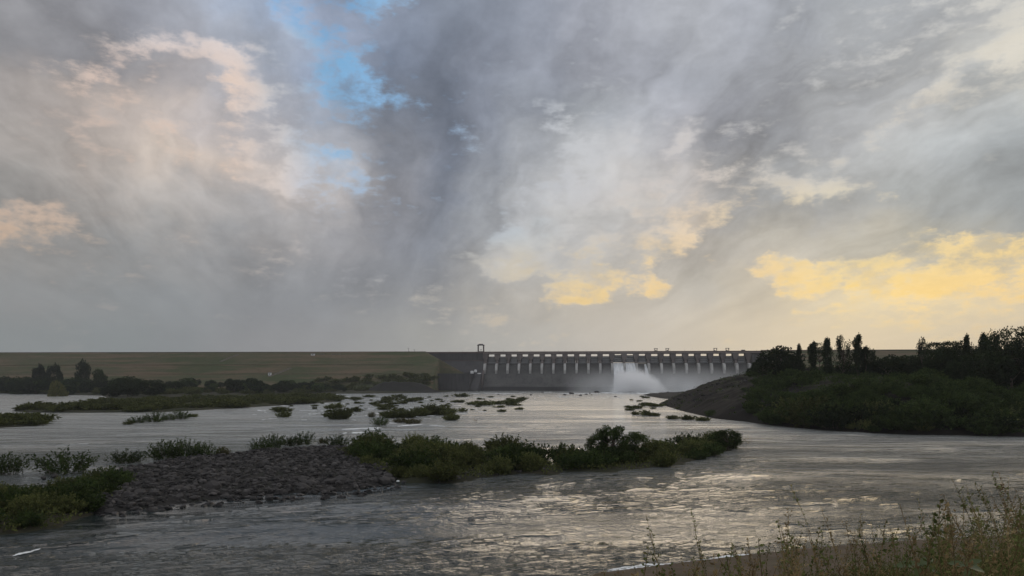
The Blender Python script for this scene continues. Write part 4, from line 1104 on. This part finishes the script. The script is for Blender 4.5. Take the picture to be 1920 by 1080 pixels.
# ------------------------------------------------------------------ hillside at the right
def hp(px, py): return hits([(px, py)], hill_h, 150, 700, 500)[0]
def hill_put(key, px, pfoot, ptop, nat, label, cat, group=None, depth=None, wk=1.0, idx=None):
    """stands on the hill at a given distance; height from the picture"""
    if depth is None:
        g1 = hp(px, pfoot)
        if g1 is None: return
        X, Y, z = g1
    else:
        Y = depth; X = (px-960)/F*Y; z = float(hill_h(np.array(X), np.array(Y)))
    ztop = CAMH+(HZ-ptop)*Y/F
    put(key, X, Y, z-0.2, max(ztop-z+0.2, 0.6)/nat, label, cat, group, sxy=wk, idx=idx)
TR = [('bush_tree',1408,0,690,7,385,.8,'small dark bush, leftmost on the shoulder of the bare slope','shrub'),
      ('bush_tree',1420,0,682,7,375,.8,'dark bush second from the left on the shoulder of the bare slope','shrub'),
      ('bush_tree',1462,0,652,7,320,1.1,'big round bushy tree on the left end of the hill crest','tree'),
      ('bush_tree',1430,0,674,7,350,1.0,'dark bush left of the big round tree on the hill crest','tree'),
      ('bush_tree',1486,0,672,7,310,0.9,'lower bush right of the big round tree on the hill crest','tree'),
      ('column',1498,0,647,13,320,.75,'lone slim ragged tree next to the big round one','tree'),
      ('column',1524,0,643,13,305,1.0,'leftmost thick columnar tree of the central row','tree'),
      ('flat',1536,0,641,10,325,.45,'little flat topped tree peeping between two columnar trees','tree'),
      ('column',1551,0,637,13,300,1.15,'broad shaggy columnar tree, second of the central row','tree'),
      ('forked',1582,0,634,13,300,1.0,'forked tree with two pointed tops in the central row','tree'),
      ('column',1608,0,630,13,300,1.0,'tallest columnar tree of the central row','tree'),
      ('column',1622,0,651,13,296,1.2,'short bushy columnar tree right of the tallest one','tree'),
      ('forked',1632,0,653,13,305,.9,'low twin topped tree at the right end of the central row','tree'),
      ('forked',1732,0,639,13,290,.8,'isolated two stemmed tree in the gap of the skyline','tree'),
      ('flat',1760,0,640,10,280,.55,'pale flat topped tree left of the dense mass','tree'),
      ('flat',1790,0,638,10,275,.75,'wide dark flat topped tree above the dense mass','tree'),
      ('column',1812,0,632,13,270,.8,'narrow columnar tree poking through the flat crowns','tree'),
      ('column',1844,0,628,13,262,.85,'columnar tree with a knobbly top near the right edge','tree'),
      ('bush_tree',1858,0,640,7,258,.6,'small bush between the two right hand columnar trees','tree'),
      ('column',1867,0,634,13,255,.6,'thin columnar tree beside the broad airy tree','tree'),
      ('open',1896,0,612,15,245,.85,'broad airy tree, highest on the skyline at the right edge','tree'),
      ('open',1935,0,622,15,240,.8,'dense tree cut by the right edge of the picture','tree'),
      ('bush_tree',1665,0,668,7,300,1.2,'low rounded bush in the dip of the skyline','tree'),
      ('bush_tree',1700,0,665,7,310,1.2,'rounded grey green bush left of the isolated two stemmed tree','tree')]
for k, (key, px, _, pt, nat, dep, wk, lb, cat) in enumerate(TR):
    hill_put(key, px, 0, pt, nat, lb, cat, depth=dep, wk=wk, idx=k)
rr = np.random.RandomState(31)
for k in range(14):                                        # the dense dark mass under the flat crowns
    px = rr.uniform(1752, 1960); dep = rr.uniform(235, 275)
    hill_put('bush_tree', px, 0, rr.uniform(670, 682) if k % 2 else rr.uniform(654, 666), 7, ('lower' if k % 2 else 'taller')+' dark tree in the dense mass under the flat crowns, '+('left third' if px < 1820 else 'middle' if px < 1880 else 'right third'), 'tree', ('lower' if k % 2 else 'taller')+' dense trees under the flat crowns, '+('left third' if px < 1820 else 'middle' if px < 1880 else 'right third'), depth=dep, wk=rr.uniform(.7, 1.0))
for k in range(34):
    px = rr.uniform(1425, 1760); dep = rr.uniform(285, 330)
    X = (px-960)/F*dep; put_stuff(HILL_ACC, 'darkscrub', X, dep, float(hill_h(np.array(X), np.array(dep)))-0.2, rr.uniform(.7, 1.3), 1.1, k)
pts = []
while len(pts) < 250:
    px, py = rr.uniform(1385, 1950), rr.uniform(692, 818)
    if py < np.interp(px, [1395, 1450, 1560, 1700, 1950], [788, 797, 806, 812, 818]) and px > 1395+max(0, (770-py))*0.0: pts.append((px, py))
for k, g_ in enumerate(hits(pts, hill_h, 150, 560, 320)):
    if g_ is None: continue
    X, Y, z = g_; py = pts[k][1]
    sc = (0.55+1.15*rr.uniform()**2.0)*(1.0 if py > 740 else 0.85)
    if k % 4 and not (py > 770 and k % 2): put_stuff(HILL_ACC, ['scrub', 'darkscrub'][k % 2], X, Y, z-0.2, sc, rr.uniform(.9, 1.4), k); continue
    px_ = pts[k][0]
    wx = 'behind the bright olive group' if px_ < 1600 else 'right of the bright olive group' if px_ < 1760 else 'towards the right edge'
    wy = 'near the crest' if py < 730 else 'halfway down' if py < 772 else 'low down'
    kk = (k//2) % 4; cw = ['green', 'nearly black', 'green', 'olive'][kk]+(' small' if sc < 0.8 else ' large')
    put(['scrub', 'darkscrub', 'scrub', 'shrub'][kk], X, Y, z-0.2, sc*1.1, '%s bush on the right hillside, %s, %s' % (cw, wy, wx), 'shrub', '%s bushes on the right hillside, %s, %s' % (cw, wy, wx), sxy=rr.uniform(.9, 1.3))
FR = [(1505,800,58,'shrub','big bright olive bush at the waterline, left part'),(1530,806,60,'shrub','tallest bright olive bush at the waterline of the right bank'),
      (1562,808,46,'shrub','bright bush leaning right at the waterline of the right bank'),(1590,810,40,'shrub','rounded bush right of the bright olive group at the waterline'),
      (1475,797,34,'shrub','low bush left of the bright olive group at the waterline'),(1628,814,26,'shrub','small low bush hanging over the water right of the bright group'),
      (1680,812,44,'darkscrub','dark bush at the waterline below the scrub slope'),(1725,814,50,'shrub','wide green bush at the waterline, right of the dark one'),
      (1780,815,52,'darkscrub','broad dark bush at the waterline in the right part'),(1830,816,50,'scrub','olive tinted bush at the waterline in the right part'),
      (1885,818,54,'shrub','last bush at the waterline before the right edge')]
for k, (px, py, h, key, lb) in enumerate(FR):
    X, Y = G0(px, py-4); put(key, X, Y+1, 0.1, h*Y/F/3.0, lb, 'shrub', sxy=1.15, idx=k)
for k in range(44):
    px = rr.uniform(1330, 1950); py = np.interp(px, [1330, 1395, 1450, 1560, 1700, 1950], [783, 789, 796, 806, 813, 818.5])-rr.uniform(0.5, 4)
    X, Y = G0(px, py); put_stuff(HILL_ACC, ['scrub', 'darkscrub'][k % 2], X, Y, 0.0, rr.uniform(0.5, 1.0), 1.2, k)
build_stuff(FAR_ACC, 'low_scrub', M['leaf_olive']); build_stuff(HILL_ACC, 'hillside_scrub', M['leaf_green'])
# low ground cover of the hillside and of the islands: nobody could count it
def groundcover(name, pts3, leaf, n_per, m, spread, h):
    r = np.random.RandomState(5); P = np.array(pts3)
    C = np.repeat(P, n_per, 0); C = C+r.normal(size=C.shape)*np.array([spread, spread, 0]); C[:, 2] += r.uniform(-0.05, h, len(C))
    V, Q = leafcloud(C, unit(r, len(C))*0.7+np.array([0, 0, 0.6]), r.uniform(0.6, 1.4, len(C))*leaf, leaf*0.3, r)
    return tag(mesh_obj(name, V, Q, m), kind='stuff')
xx = rr.uniform(80, 330, 9000); yy = rr.uniform(180, 440, 9000); zz = hill_h(xx, yy); d_ = sdf(xx, yy, HILL)
keep = (d_ > 1) & ((xx/yy > 0.33) | (rr.uniform(size=9000) < 0.10)); groundcover('undergrowth', np.stack([xx, yy, zz], 1)[keep], 0.7, 9, M['leaf_green'], 0.9, 0.9)
pl = []
for (P, n) in ((LEFTISL, 500), (MIDISL, 900), (ISL2, 500), (STRIP, 1600), (STRIP2, 250)):
    k = [i for i, q_ in enumerate(ISLANDS) if q_[1] is P][0]; q_ = np.array(scatter(P, n, 0.2, 9)); zz = isl_h(P, ISLANDS[k][2], k*3)(q_[:, 0], q_[:, 1])
    pl += list(np.stack([q_[:, 0], q_[:, 1], zz], 1))
groundcover('grass', pl, 0.4, 8, M['leaf_olive'], 0.5, 0.6)

# ------------------------------------------------------------------ rocks
def ico(sub):
    t = (1+5**.5)/2
    V = [(-1,t,0),(1,t,0),(-1,-t,0),(1,-t,0),(0,-1,t),(0,1,t),(0,-1,-t),(0,1,-t),(t,0,-1),(t,0,1),(-t,0,-1),(-t,0,1)]
    Fa = [(0,11,5),(0,5,1),(0,1,7),(0,7,10),(0,10,11),(1,5,9),(5,11,4),(11,10,2),(10,7,6),(7,1,8),(3,9,4),(3,4,2),(3,2,6),(3,6,8),(3,8,9),(4,9,5),(2,4,11),(6,2,10),(8,6,7),(9,8,1)]
    V = [np.array(v)/np.linalg.norm(v) for v in V]
    for _ in range(sub):
        cache = {}; N = []
        def mid(a, b):
            k = (min(a, b), max(a, b))
            if k not in cache: m_ = V[a]+V[b]; V.append(m_/np.linalg.norm(m_)); cache[k] = len(V)-1
            return cache[k]
        for a, b, c in Fa:
            x, y, z = mid(a, b), mid(b, c), mid(c, a); N += [(a, x, z), (b, y, x), (c, z, y), (x, y, z)]
        Fa = N
    return np.array(V), np.array(Fa)
def stone(sub, seed, fl=0.7):
    V, T = ico(sub); r = np.random.RandomState(seed)
    # planes cut off to give broken faces, then a little noise
    for k in range(9):
        n_ = unit(r, 1)[0]; d = r.uniform(0.62, 0.85); pr = V@n_; V = V-np.outer(np.maximum(pr-d, 0)*0.95, n_)
    nz = fbm(V[:, 0]*1.7+seed, V[:, 1]*1.7, V[:, 2]*1.7, oct=3); V = V*(1+0.16*nz[:, None])
    return V*np.array([1, r.uniform(.65, .95), fl*r.uniform(.75, 1.1)]), T
ROCKS = []
for k in range(7):
    V, T = stone(3, 200+k); ROCKS.append(mesh_obj('boulder', V, T, M['rock'], smooth=False, link=False))
def rock(X, Y, z, r_, label, group=None, idx=0, flat=1.0):
    o_ = ROCKS[idx % 7].copy(); o_.name = 'boulder'; COL.objects.link(o_); o_.location = (X, Y, z); o_.rotation_euler = (random.uniform(-.3, .3), random.uniform(-.3, .3), random.uniform(0, 6.28))
    o_.scale = (r_, r_, r_*flat); return tag(o_, label, 'rock', group)
BOLD = [(228,966,13,'single small boulder alone in the calm water below the left end of the rock bar'),
 (567,919,24,'largest rounded boulder at the near edge of the rock bar'),(528,927,18,'flat boulder in the water left of the largest rounded one'),
 (535,934,8,'small stone in the water below the flat boulder'),(547,936,12,'low stone right of a smaller one below the largest rounded boulder'),
 (487,936,9,'lone stone in the water off the near edge of the rock bar'),(465,925,8,'rightmost of a row of three little stones in the water'),
 (451,925,10,'middle of a row of three little stones in the water'),(443,916,17,'big stone at the corner of the rock bar above a row of little stones'),
 (396,921,27,'tall dark block standing at the near edge of the rock bar'),(398,932,20,'dark stone right below the tall dark block'),
 (423,933,14,'flat stone in the water right of the tall dark block'),(352,934,12,'dark stone at the notch left of the tall dark block'),
 (308,942,12,'small dark stone at the near edge of the rock bar, left half'),(277,945,22,'long low boulder at the near edge of the rock bar, left half'),
 (620,921,15,'stone at the lower right corner of the rock bar'),(640,909,28,'broad pale boulder at the right end of the rock bar'),
 (719,908,24,'dark boulder in the white water below the right end of the rock bar'),(655,899,18,'dark stone above the broad pale boulder'),
 (692,903,12,'flat stone between the broad pale boulder and the dark one in white water'),(682,894,14,'stone with foam round it right of the rock bar'),
 (668,884,14,'dark stone in the small pool at the right end of the rock bar'),(735,901,12,'stone touching the foot of the big green island'),
 (785,899,20,'dark boulder at the foot of the big green island in foam'),(855,902,16,'dark boulder at the near edge of the green island, mid way'),
 (875,899,12,'flatter boulder right of the one at the near edge of the green island'),
 (101,896,14,'low stone at the far edge of the lower left bank'),(81,899,10,'small stone left of the low one at the far edge of the lower left bank')]
for k, (px, py, w, lb) in enumerate(BOLD):
    X, Y = G0(px, py); rad = w*Y/F*0.5; rock(X, Y+rad*0.3, rad*0.4, rad*1.35, lb, idx=k, flat=1.35 if 'tall' in lb else 1.0)
FARR = [(1058,741,7,'flat black rock at the left end of the row of rocks below the dam'),(1071,739,12,'widest black rock left of the middle in the row below the dam'),
 (1088,742,7,'squat black rock, lowest of the row below the dam'),(1099,740,7,'left rock of the tight trio in the row below the dam'),(1106,738,5,'upper rock of the tight trio below the dam'),
 (1109,741,5,'lower rock of the tight trio below the dam'),(1119,736,11,'last and highest black rock of the row below the dam'),(1154,744,6,'lone low rock right of the row below the dam'),
 (1182,735,6,'small dark rock in the foam under the falls'),(1252,737,9,'rock in the foam right of the falls'),(1294,741,7,'small rock by the shelf at the far side of the headland'),
 (995,741,6,'small rock in the far water left of the rock row'),(1017,736,6,'tiny rock above the water between low slabs below the dam'),(958,733,10,'low rock at the foot of the dam, left of its middle'),
 (992,733,5,'tiny rock at the foot of the dam'),(882,733,12,'dark rock at the foot of the retaining wall'),(935,740,6,'tiny rock in the far water below the left gates')]
for k, (px, py, w, lb) in enumerate(FARR):
    X, Y = G0(px, py); rad = w*Y/F*0.5; rock(X, Y, rad*0.1, rad, lb, idx=k+2, flat=0.95)
for k, (px, py, w, lb) in enumerate(((1015,732.5,30,'short low slab of rock in front of the dam base'),(1063,732.8,46,'long low slab of rock in front of the dam base'))):
    X, Y = G0(px, py); o_ = rock(X, Y, 0.2, w*Y/F*0.5, lb, idx=k); o_.scale = (w*Y/F*0.5, 8, 3.4); o_.rotation_euler = (0, 0, -0.05)
# boulders of the bar that show as single stones, and the uncountable cobbles between them
hb = isl_h(ROCKBAR, 0.38, 0)
sp = scatter(ROCKBAR, 250, -0.6, 77, 1.0)
for k, (x, y) in enumerate(sp):
    ax, ay = area(ROCKBAR, x, y); z = float(hb(np.array(x), np.array(y)))
    rock(x, y, z+0.06, (0.38+0.65*random.random()**2.2)*(1.15 if ay == 'near side' else 0.9), 'grey broken boulder on the stony bar, %s, %s' % (ay, ax), 'boulders of the stony bar, %s, %s' % (ay, ax), idx=k, flat=0.8)
def cobbles(P, n, hfun, seed, lo, hi, margin=-0.8):
    r = np.random.RandomState(seed); Vs = []; Ts = []; base = [stone(1, 300+k) for k in range(10)]; off = 0
    pts_ = np.array(scatter(P, n, margin, seed)); zz_ = hfun(pts_[:, 0], pts_[:, 1])
    for k, (x, y) in enumerate(pts_):
        V, T = base[k % 10]; a = r.uniform(0, 6.28); c_, s_ = math.cos(a), math.sin(a); q_ = lo+(hi-lo)*r.uniform()**3.0
        b_ = r.uniform(-.5, .5); V = V*q_*r.uniform(.8, 1.25, 3)
        V = np.stack([V[:, 0], V[:, 1]*math.cos(b_)-V[:, 2]*math.sin(b_), V[:, 1]*math.sin(b_)+V[:, 2]*math.cos(b_)], 1)
        V = np.stack([V[:, 0]*c_-V[:, 1]*s_+x, V[:, 0]*s_+V[:, 1]*c_+y, V[:, 2]+zz_[k]+q_*0.15], 1)
        Vs.append(V); Ts.append(T+off); off += len(V)
    return np.concatenate(Vs), np.concatenate(Ts), off
V1, T1, o1 = cobbles(ROCKBAR, 5600, hb, 5, 0.13, 0.62)
V2, T2, o2 = cobbles(MIDISL, 500, isl_h(MIDISL, .45, 6), 6, 0.15, 0.45, -2.0)
V3, T3, o3 = cobbles([G0(*p) for p in [(640,880),(740,880),(770,900),(720,912),(640,915)]], 160, lambda X, Y: X*0-0.05, 8, 0.2, 0.6)
V4, T4, o4 = cobbles([G0(*p) for p in [(190,962),(300,948),(400,936),(500,930),(620,924),(740,908),(745,916),(640,934),(520,942),(400,948),(300,958),(200,972)]], 260, lambda X, Y: X*0-0.08, 12, 0.12, 0.7)
tag(mesh_obj('cobbles', np.concatenate([V1, V2, V3, V4]), np.concatenate([T1, T2+o1, T3+o1+o2, T4+o1+o2+o3]), M['rock']), kind='stuff')
xx = rr.uniform(85, 190, 1500); yy = rr.uniform(330, 470, 1500)
d_ = sdf(xx, yy, HILL); kp = (d_ > -0.5) & (d_ < 45) & (xx/yy < 0.36)
Vs = []; Ts = []; off = 0
for x, y in zip(xx[kp], yy[kp]):
    V, T = stone(1, 300+int(x*7) % 10) if False else (ROCK1 := stone(1, 311)); q_ = 0.25+1.1*random.random()**4
    V = V*q_*np.array([random.uniform(.8, 1.5), 1, random.uniform(.6, 1)])+np.array([x, y, float(hill_h(np.array(x), np.array(y)))]); Vs.append(V); Ts.append(T+off); off += len(V)
tag(mesh_obj('scree', np.concatenate(Vs), np.concatenate(Ts), M['rock']), kind='stuff')

# ------------------------------------------------------------------ foam
FV = []; FQ = []; FE = []; fo = 0
def foam(pts, w, lift=0.05):
    global fo
    pts = [np.array(p, float) for p in pts]; n = 0; Vv = []; E = []
    L_ = []
    for a, b in zip(pts[:-1], pts[1:]):
        m_ = max(2, int(np.linalg.norm(b-a)/3)); L_ += [a+(b-a)*t for t in np.linspace(0, 1, m_, endpoint=False)]
    L_.append(pts[-1]); m_ = len(L_); K = 7
    for i_, p in enumerate(L_):
        u = i_/(m_-1); ww = w*(0.35+0.65*math.sin(math.pi*min(max(u, 0.08), 0.92)))*(1+0.3*float(fbm(np.array(i_*0.3+p[1]), np.array(w*1.0))))
        for j_ in range(K):
            t = j_/(K-1)*2-1; X, Y = G0(p[0], p[1]+t*ww); Vv.append((X, Y, float(wave(X, Y))+lift)); E.append((1-abs(t))*min(1, 6*u, 6*(1-u)))
    for i_ in range(m_-1):
        for j_ in range(K-1): a = fo+i_*K+j_; FQ.append((a, a+1, a+K+1, a+K))
    FV.extend(Vv); FE.extend(E); fo += len(Vv)
for pts_, w in ([(1100,1082),(1180,1071),(1250,1063),(1330,1055),(1420,1045),(1510,1034)], 8), ([(1130,1076),(1200,1064),(1260,1058)], 5), ([(15,1043),(50,1035),(84,1027)], 3.2), \
    ([(630,806),(690,803),(725,802)], 3), ([(655,812),(690,812)], 3.5), ([(690,806),(712,804)], 2.5), ([(738,800),(800,795)], 2.2), ([(720,793),(748,794)], 1.5), ([(640,813),(652,812)], 2), ([(800,797),(840,800)], 1.5), \
    ([(640,905),(690,893),(702,894)], 3), ([(672,910),(700,906)], 3), ([(735,905),(765,897),(800,896)], 4), ([(780,893),(790,880),(792,868)], 4), ([(840,903),(875,897)], 5), ([(865,905),(900,893)], 3), ([(940,890),(965,886)], 3), \
    ([(480,769),(500,771)], 2), ([(560,741),(590,740)], 1.2), ([(636,743),(660,743)], 1), ([(780,734.5),(860,734.5)], 0.8), ([(1035,738),(1140,738)], 1.2), \
    ([(1110,736),(1200,737.5),(1270,738)], 4.0), ([(1130,734.5),(1250,735)], 3), ([(1240,734),(1300,734.5),(1330,735)], 1.4), ([(1200,742),(1260,743)], 1.0), ([(1280,743),(1300,742)], .8), ([(1040,743),(1100,745)], .8), ([(880,745),(960,747)], .7), ([(700,748),(760,749)], .7), ([(1250,766),(1300,770)], .8), \
    ([(895,737),(990,738.5)], .8), ([(300,845),(330,843)], .6):
    foam(pts_, w)
rf = np.random.RandomState(91)
for k in range(150):                                         # little riffles among the shrubs and rocks upstream
    if k % 3 == 0: px, py = rf.uniform(860, 1260), rf.uniform(735.5, 749)
    else: px = rf.uniform(470, 900); py = 742+rf.beta(1.5, 1.6)*52
    L_ = rf.uniform(6, 26); foam([(px, py), (px+L_*0.5, py+rf.uniform(-.5, .5)), (px+L_, py+rf.uniform(-.8, .6))], rf.uniform(0.3, 0.9)*np.interp(py, [735, 800], [0.7, 1.6]))
fm = mesh_obj('foam', np.array(FV), np.array(FQ), M['foam']); at_ = fm.data.attributes.new('edge', 'FLOAT', 'POINT'); at_.data.foreach_set('value', np.array(FE, np.float32)); tag(fm, kind='stuff')

# ------------------------------------------------------------------ weeds in front of the camera
def weed(seed, H):
    r = np.random.RandomState(seed); st = MB(); CC = []; DD = []; SS = []; lean = r.normal(size=2)*0.16
    t = np.linspace(0, 1, 9); P = np.stack([lean[0]*H*t**1.7+0.012*np.sin(t*9+seed), lean[1]*H*t**1.7, H*t], 1)
    st.tube(P, np.linspace(0.0045, 0.0012, 9), 4)
    def twig(p0, d, L_):
        q_ = np.array([p0, p0+d*L_*0.5+np.array([0, 0, 0.02]), p0+d*L_+np.array([0, 0, 0.10*L_*6*0.3])]); st.tube(q_, [0.0022, 0.0015, 0.0008], 3)
        n = int(L_/0.018)+2
        for k in range(n):
            u = r.uniform(0.15, 1); c = q_[0]*(1-u)+q_[2]*u; CC.append(c+r.normal(size=3)*0.004); DD.append(d+unit(r, 1)[0]*1.0); SS.append(r.uniform(0.010, 0.028))
    for k in range(r.randint(9, 16)):
        u = r.uniform(0.08, 0.92); p0 = P[0]*(1-u)+P[-1]*u; i_ = int(u*8); p0 = P[i_]+(P[i_+1]-P[i_])*(u*8-i_)
        a = r.uniform(0, 6.28); d = np.array([math.cos(a), math.sin(a), r.uniform(0.5, 1.4)]); d /= np.linalg.norm(d)
        twig(p0, d, r.uniform(0.06, 0.24)*(1.15-u)*H)
    for k in range(int(46*H)):
        u = r.uniform(0.1, 1)**0.8; i_ = min(7, int(u*8)); p0 = P[i_]+(P[i_+1]-P[i_])*(u*8-i_); CC.append(p0); DD.append(unit(r, 1)[0]+np.array([0, 0, .5])); SS.append(r.uniform(.012, .030) if u > 0.5 else r.uniform(.025, .06))
    C, D_, S_ = np.array(CC), np.array(DD), np.array(SS)
    V, Q = leafcloud(C, D_, S_, S_*0.30, r)
    return proto('weed', 'weed', [mesh_obj('leaves', V, Q, M['weed_leaf'] if seed % 3 else M['dry_stem'], link=False), st.build('stem', M['dry_stem'], link=False)])
for k in range(9): weed(400+k, 1.0)
TALL = [(1262,962,'thin weed standing alone, leftmost of the tall stems over the water'),(1332,957,'dark upright weed second from the left above the foam line'),(1473,945,'upright weed with drooping buds in front of the calm water'),
 (1521,966,'slender weed between two taller stems'),(1546,908,'tallest arching weed left of the thick grass'),(1585,940,'leaning weed just right of the tallest arching one'),(1631,965,'stiff weed rising from the middle of the tangle'),
 (1655,985,'curved weed next to the stiff one in the tangle'),(1693,962,'upright weed above the two broad leaves'),(1763,935,'arching weed above the golden reflection'),(1790,965,'slim weed left of the thick right hand tangle'),
 (1840,948,'bushy tall weed in the thick right hand tangle'),(1873,886,'very tall leaning weed near the right edge'),(1900,905,'second very tall weed near the right edge'),(1916,880,'tallest weed cut by the right edge')]
for k, (px, py, lb) in enumerate(TALL):
    Yd = 7.5+1.5*((k*37) % 10)/10; X = (px-960)/F*Yd; z = float(near_h(np.array(X), np.array(Yd))); zt = CAMH-(py-HZ)*Yd/F
    put('weed', X, Yd, z-0.02, max(zt-z, 0.3), lb, 'weed', idx=k, sxy=0.85, rz=random.uniform(-.5, .5))
rw = np.random.RandomState(61); used = {}
env = ([1080,1150,1300,1450,1550,1650,1750,1850,1930,1990], [1085,1066,1050,1018,1004,994,975,940,905,895])
for k in range(235):
    px = 1080+900*rw.uniform()**0.78; Yd = rw.uniform(4.3, 10.2); X = (px-960)/F*Yd; z = float(near_h(np.array(X), np.array(Yd)))
    py = np.interp(px, *env)+rw.normal()*14+rw.exponential(22)-10; zt = CAMH-(py-HZ)*Yd/F
    if zt-z < 0.12: continue
    wx = 'left of the tangle by the foam' if px < 1350 else 'left part of the tangle' if px < 1500 else 'middle of the tangle' if px < 1700 else 'thick right part of the tangle' if px < 1850 else 'dense corner at the right edge'
    wy = 'nearest' if Yd < 7 else 'midway down' if Yd < 8.8 else 'farthest'
    wh = ('dry brown' if (400+k % 9) % 3 == 0 else 'greenish')+(' short' if zt-z < 0.7 else ' tall' if zt-z < 1.1 else ' very tall')
    put('weed', X, Yd, z-0.02, zt-z, '%s weed, %s, %s' % (wh, wx, wy), 'weed', '%s weeds, %s, %s' % (wh, wx, wy), idx=k, sxy=rw.uniform(.8, 1.3), rz=rw.uniform(0, 6.28))
# blades of grass between them
NB = 15000; bx = rw.uniform(0, 1, NB)**0.6; Yb = rw.uniform(3.5, 10.6, NB); bpx = 1120+880*bx; Xb = (bpx-960)/F*Yb; zb = near_h(Xb, Yb)
Lb = rw.uniform(0.10, 0.42, NB)*np.interp(bpx, [1120, 1450, 1800, 2000], [0.5, 0.8, 1.3, 1.6]); dr = np.stack([rw.normal(size=NB)*0.35, rw.normal(size=NB)*0.35, np.ones(NB)], 1)
V, Q = leafcloud(np.stack([Xb, Yb, zb-0.02], 1), dr, Lb, 0.004+0.004*rw.uniform(size=NB), rw)
tag(mesh_obj('grass', V, Q, M['weed_leaf']), kind='stuff')
NB = 20000; bx = rw.uniform(0, 1, NB)**0.62; Yb = rw.uniform(4.5, 10.4, NB); bpx = 1180+800*bx; Xb = (bpx-960)/F*Yb; zb = near_h(Xb, Yb)
zb = zb+rw.uniform(0, 1, NB)**1.4*0.55*np.interp(bpx, [1180, 1450, 1800, 2000], [0.3, 0.7, 1.5, 2.0])
V, Q = leafcloud(np.stack([Xb, Yb, zb], 1), unit(rw, NB)+np.array([0, 0, .4]), rw.uniform(.02, .05, NB), 0.007, rw)
tag(mesh_obj('undergrowth', V, Q, M['leaf_olive']), kind='stuff')
# broad-leaved plants close to the viewer
def leafblade(base, d, up, L_, W_, bend=0.25):
    d = np.array(d, float)/np.linalg.norm(d); s_ = np.cross(d, up); s_ /= np.linalg.norm(s_); n_ = np.cross(s_, d); V = []; K = 9
    for i_ in range(K):
        t = i_/(K-1); w = W_*math.sin(math.pi*min(1, t*0.98+0.02))**0.75*(1-0.25*t)
        c = np.array(base)+d*L_*t-n_*bend*L_*t*t
        for u, lft in ((-1, .18), (-.5, .05), (0, -.02), (.5, .05), (1, .18)): V.append(c+s_*w*u+n_*w*lft)
    Q = [(i_*5+j_, i_*5+j_+1, (i_+1)*5+j_+1, (i_+1)*5+j_) for i_ in range(K-1) for j_ in range(4)]
    return V, Q
def broadleaf(q, o):
    d = q.n('ShaderNodeBsdfPrincipled'); n1 = q.noise(gpos(q), 22, 5, 0.7)
    q.put(d.inputs['Base Color'], q.mix(n1, (0.05,0.075,0.02,1), (0.10,0.13,0.04,1))); d.inputs['Roughness'].default_value = 0.45
    t = q.n('ShaderNodeBsdfTranslucent'); t.inputs[0].default_value = (0.12, 0.15, 0.04, 1); mx = q.n('ShaderNodeMixShader'); mx.inputs[0].default_value = 0.3
    q.nt.links.new(d.outputs[0], mx.inputs[1]); q.nt.links.new(t.outputs[0], mx.inputs[2]); q.nt.links.new(mx.outputs[0], o.inputs[0])
M['broad'] = mat('broad_leaf', broadleaf)
for k, (px, py, Yd, lvs, lb) in enumerate(((1726,1058,5.0,[(-1,.1,.05,.17,.040),(.75,.2,.35,.12,.036),(-.3,-.3,-.6,.11,.034),(.7,-.5,-.2,.12,.03)],'broad leaved plant whose long leaf points left among the weeds'),
                                (1812,1062,4.9,[(1,.1,-.1,.15,.045),(-.9,.2,.3,.11,.036),(.5,-.3,.5,.10,.034),(-.3,-.4,-.6,.09,.03)],'broad leaved plant with a round spread of leaves near the right corner'))):
    X = (px-960)/F*Yd; zt = CAMH-(py-HZ)*Yd/F; zg = float(near_h(np.array(X), np.array(Yd)))
    r_ = empty('broad_leaf_plant', (X, Yd, zg)); tag(r_, lb, 'plant'); hh = zt-zg
    mb = MB(); mb.tube([(0.1, 0.05, -0.05), (0.05, 0.02, hh*0.5), (0, 0, hh)], [0.005, 0.004, 0.003], 5); mb.build('stem', M['weed_leaf'], r_)
    for (a, b, c, L_, W_) in lvs:
        V, Q = leafblade((0, 0, hh), (a, b, c), (0.1, -0.55, 1), L_, W_); mesh_obj('leaf', np.array(V), np.array(Q), M['broad'], r_, smooth=True)
# ------------------------------------------------------------------ the damp air over the river
mb = MB(); mb.box(-1650, 1150, -60, 1180, -8.0, 75)
def hz(q, o):
    v = q.n('ShaderNodeVolumePrincipled'); v.inputs['Color'].default_value = (0.86, 0.90, 0.95, 1); v.inputs['Density'].default_value = 0.00007
    v.inputs['Anisotropy'].default_value = 0.3; q.nt.links.new(v.outputs[0], o.inputs['Volume'])
tag(mb.build('haze', mat('haze_air', hz)), kind='stuff')
# remove the unlinked masters
for o_ in list(bpy.data.objects):
    if not o_.users_collection: bpy.data.objects.remove(o_)
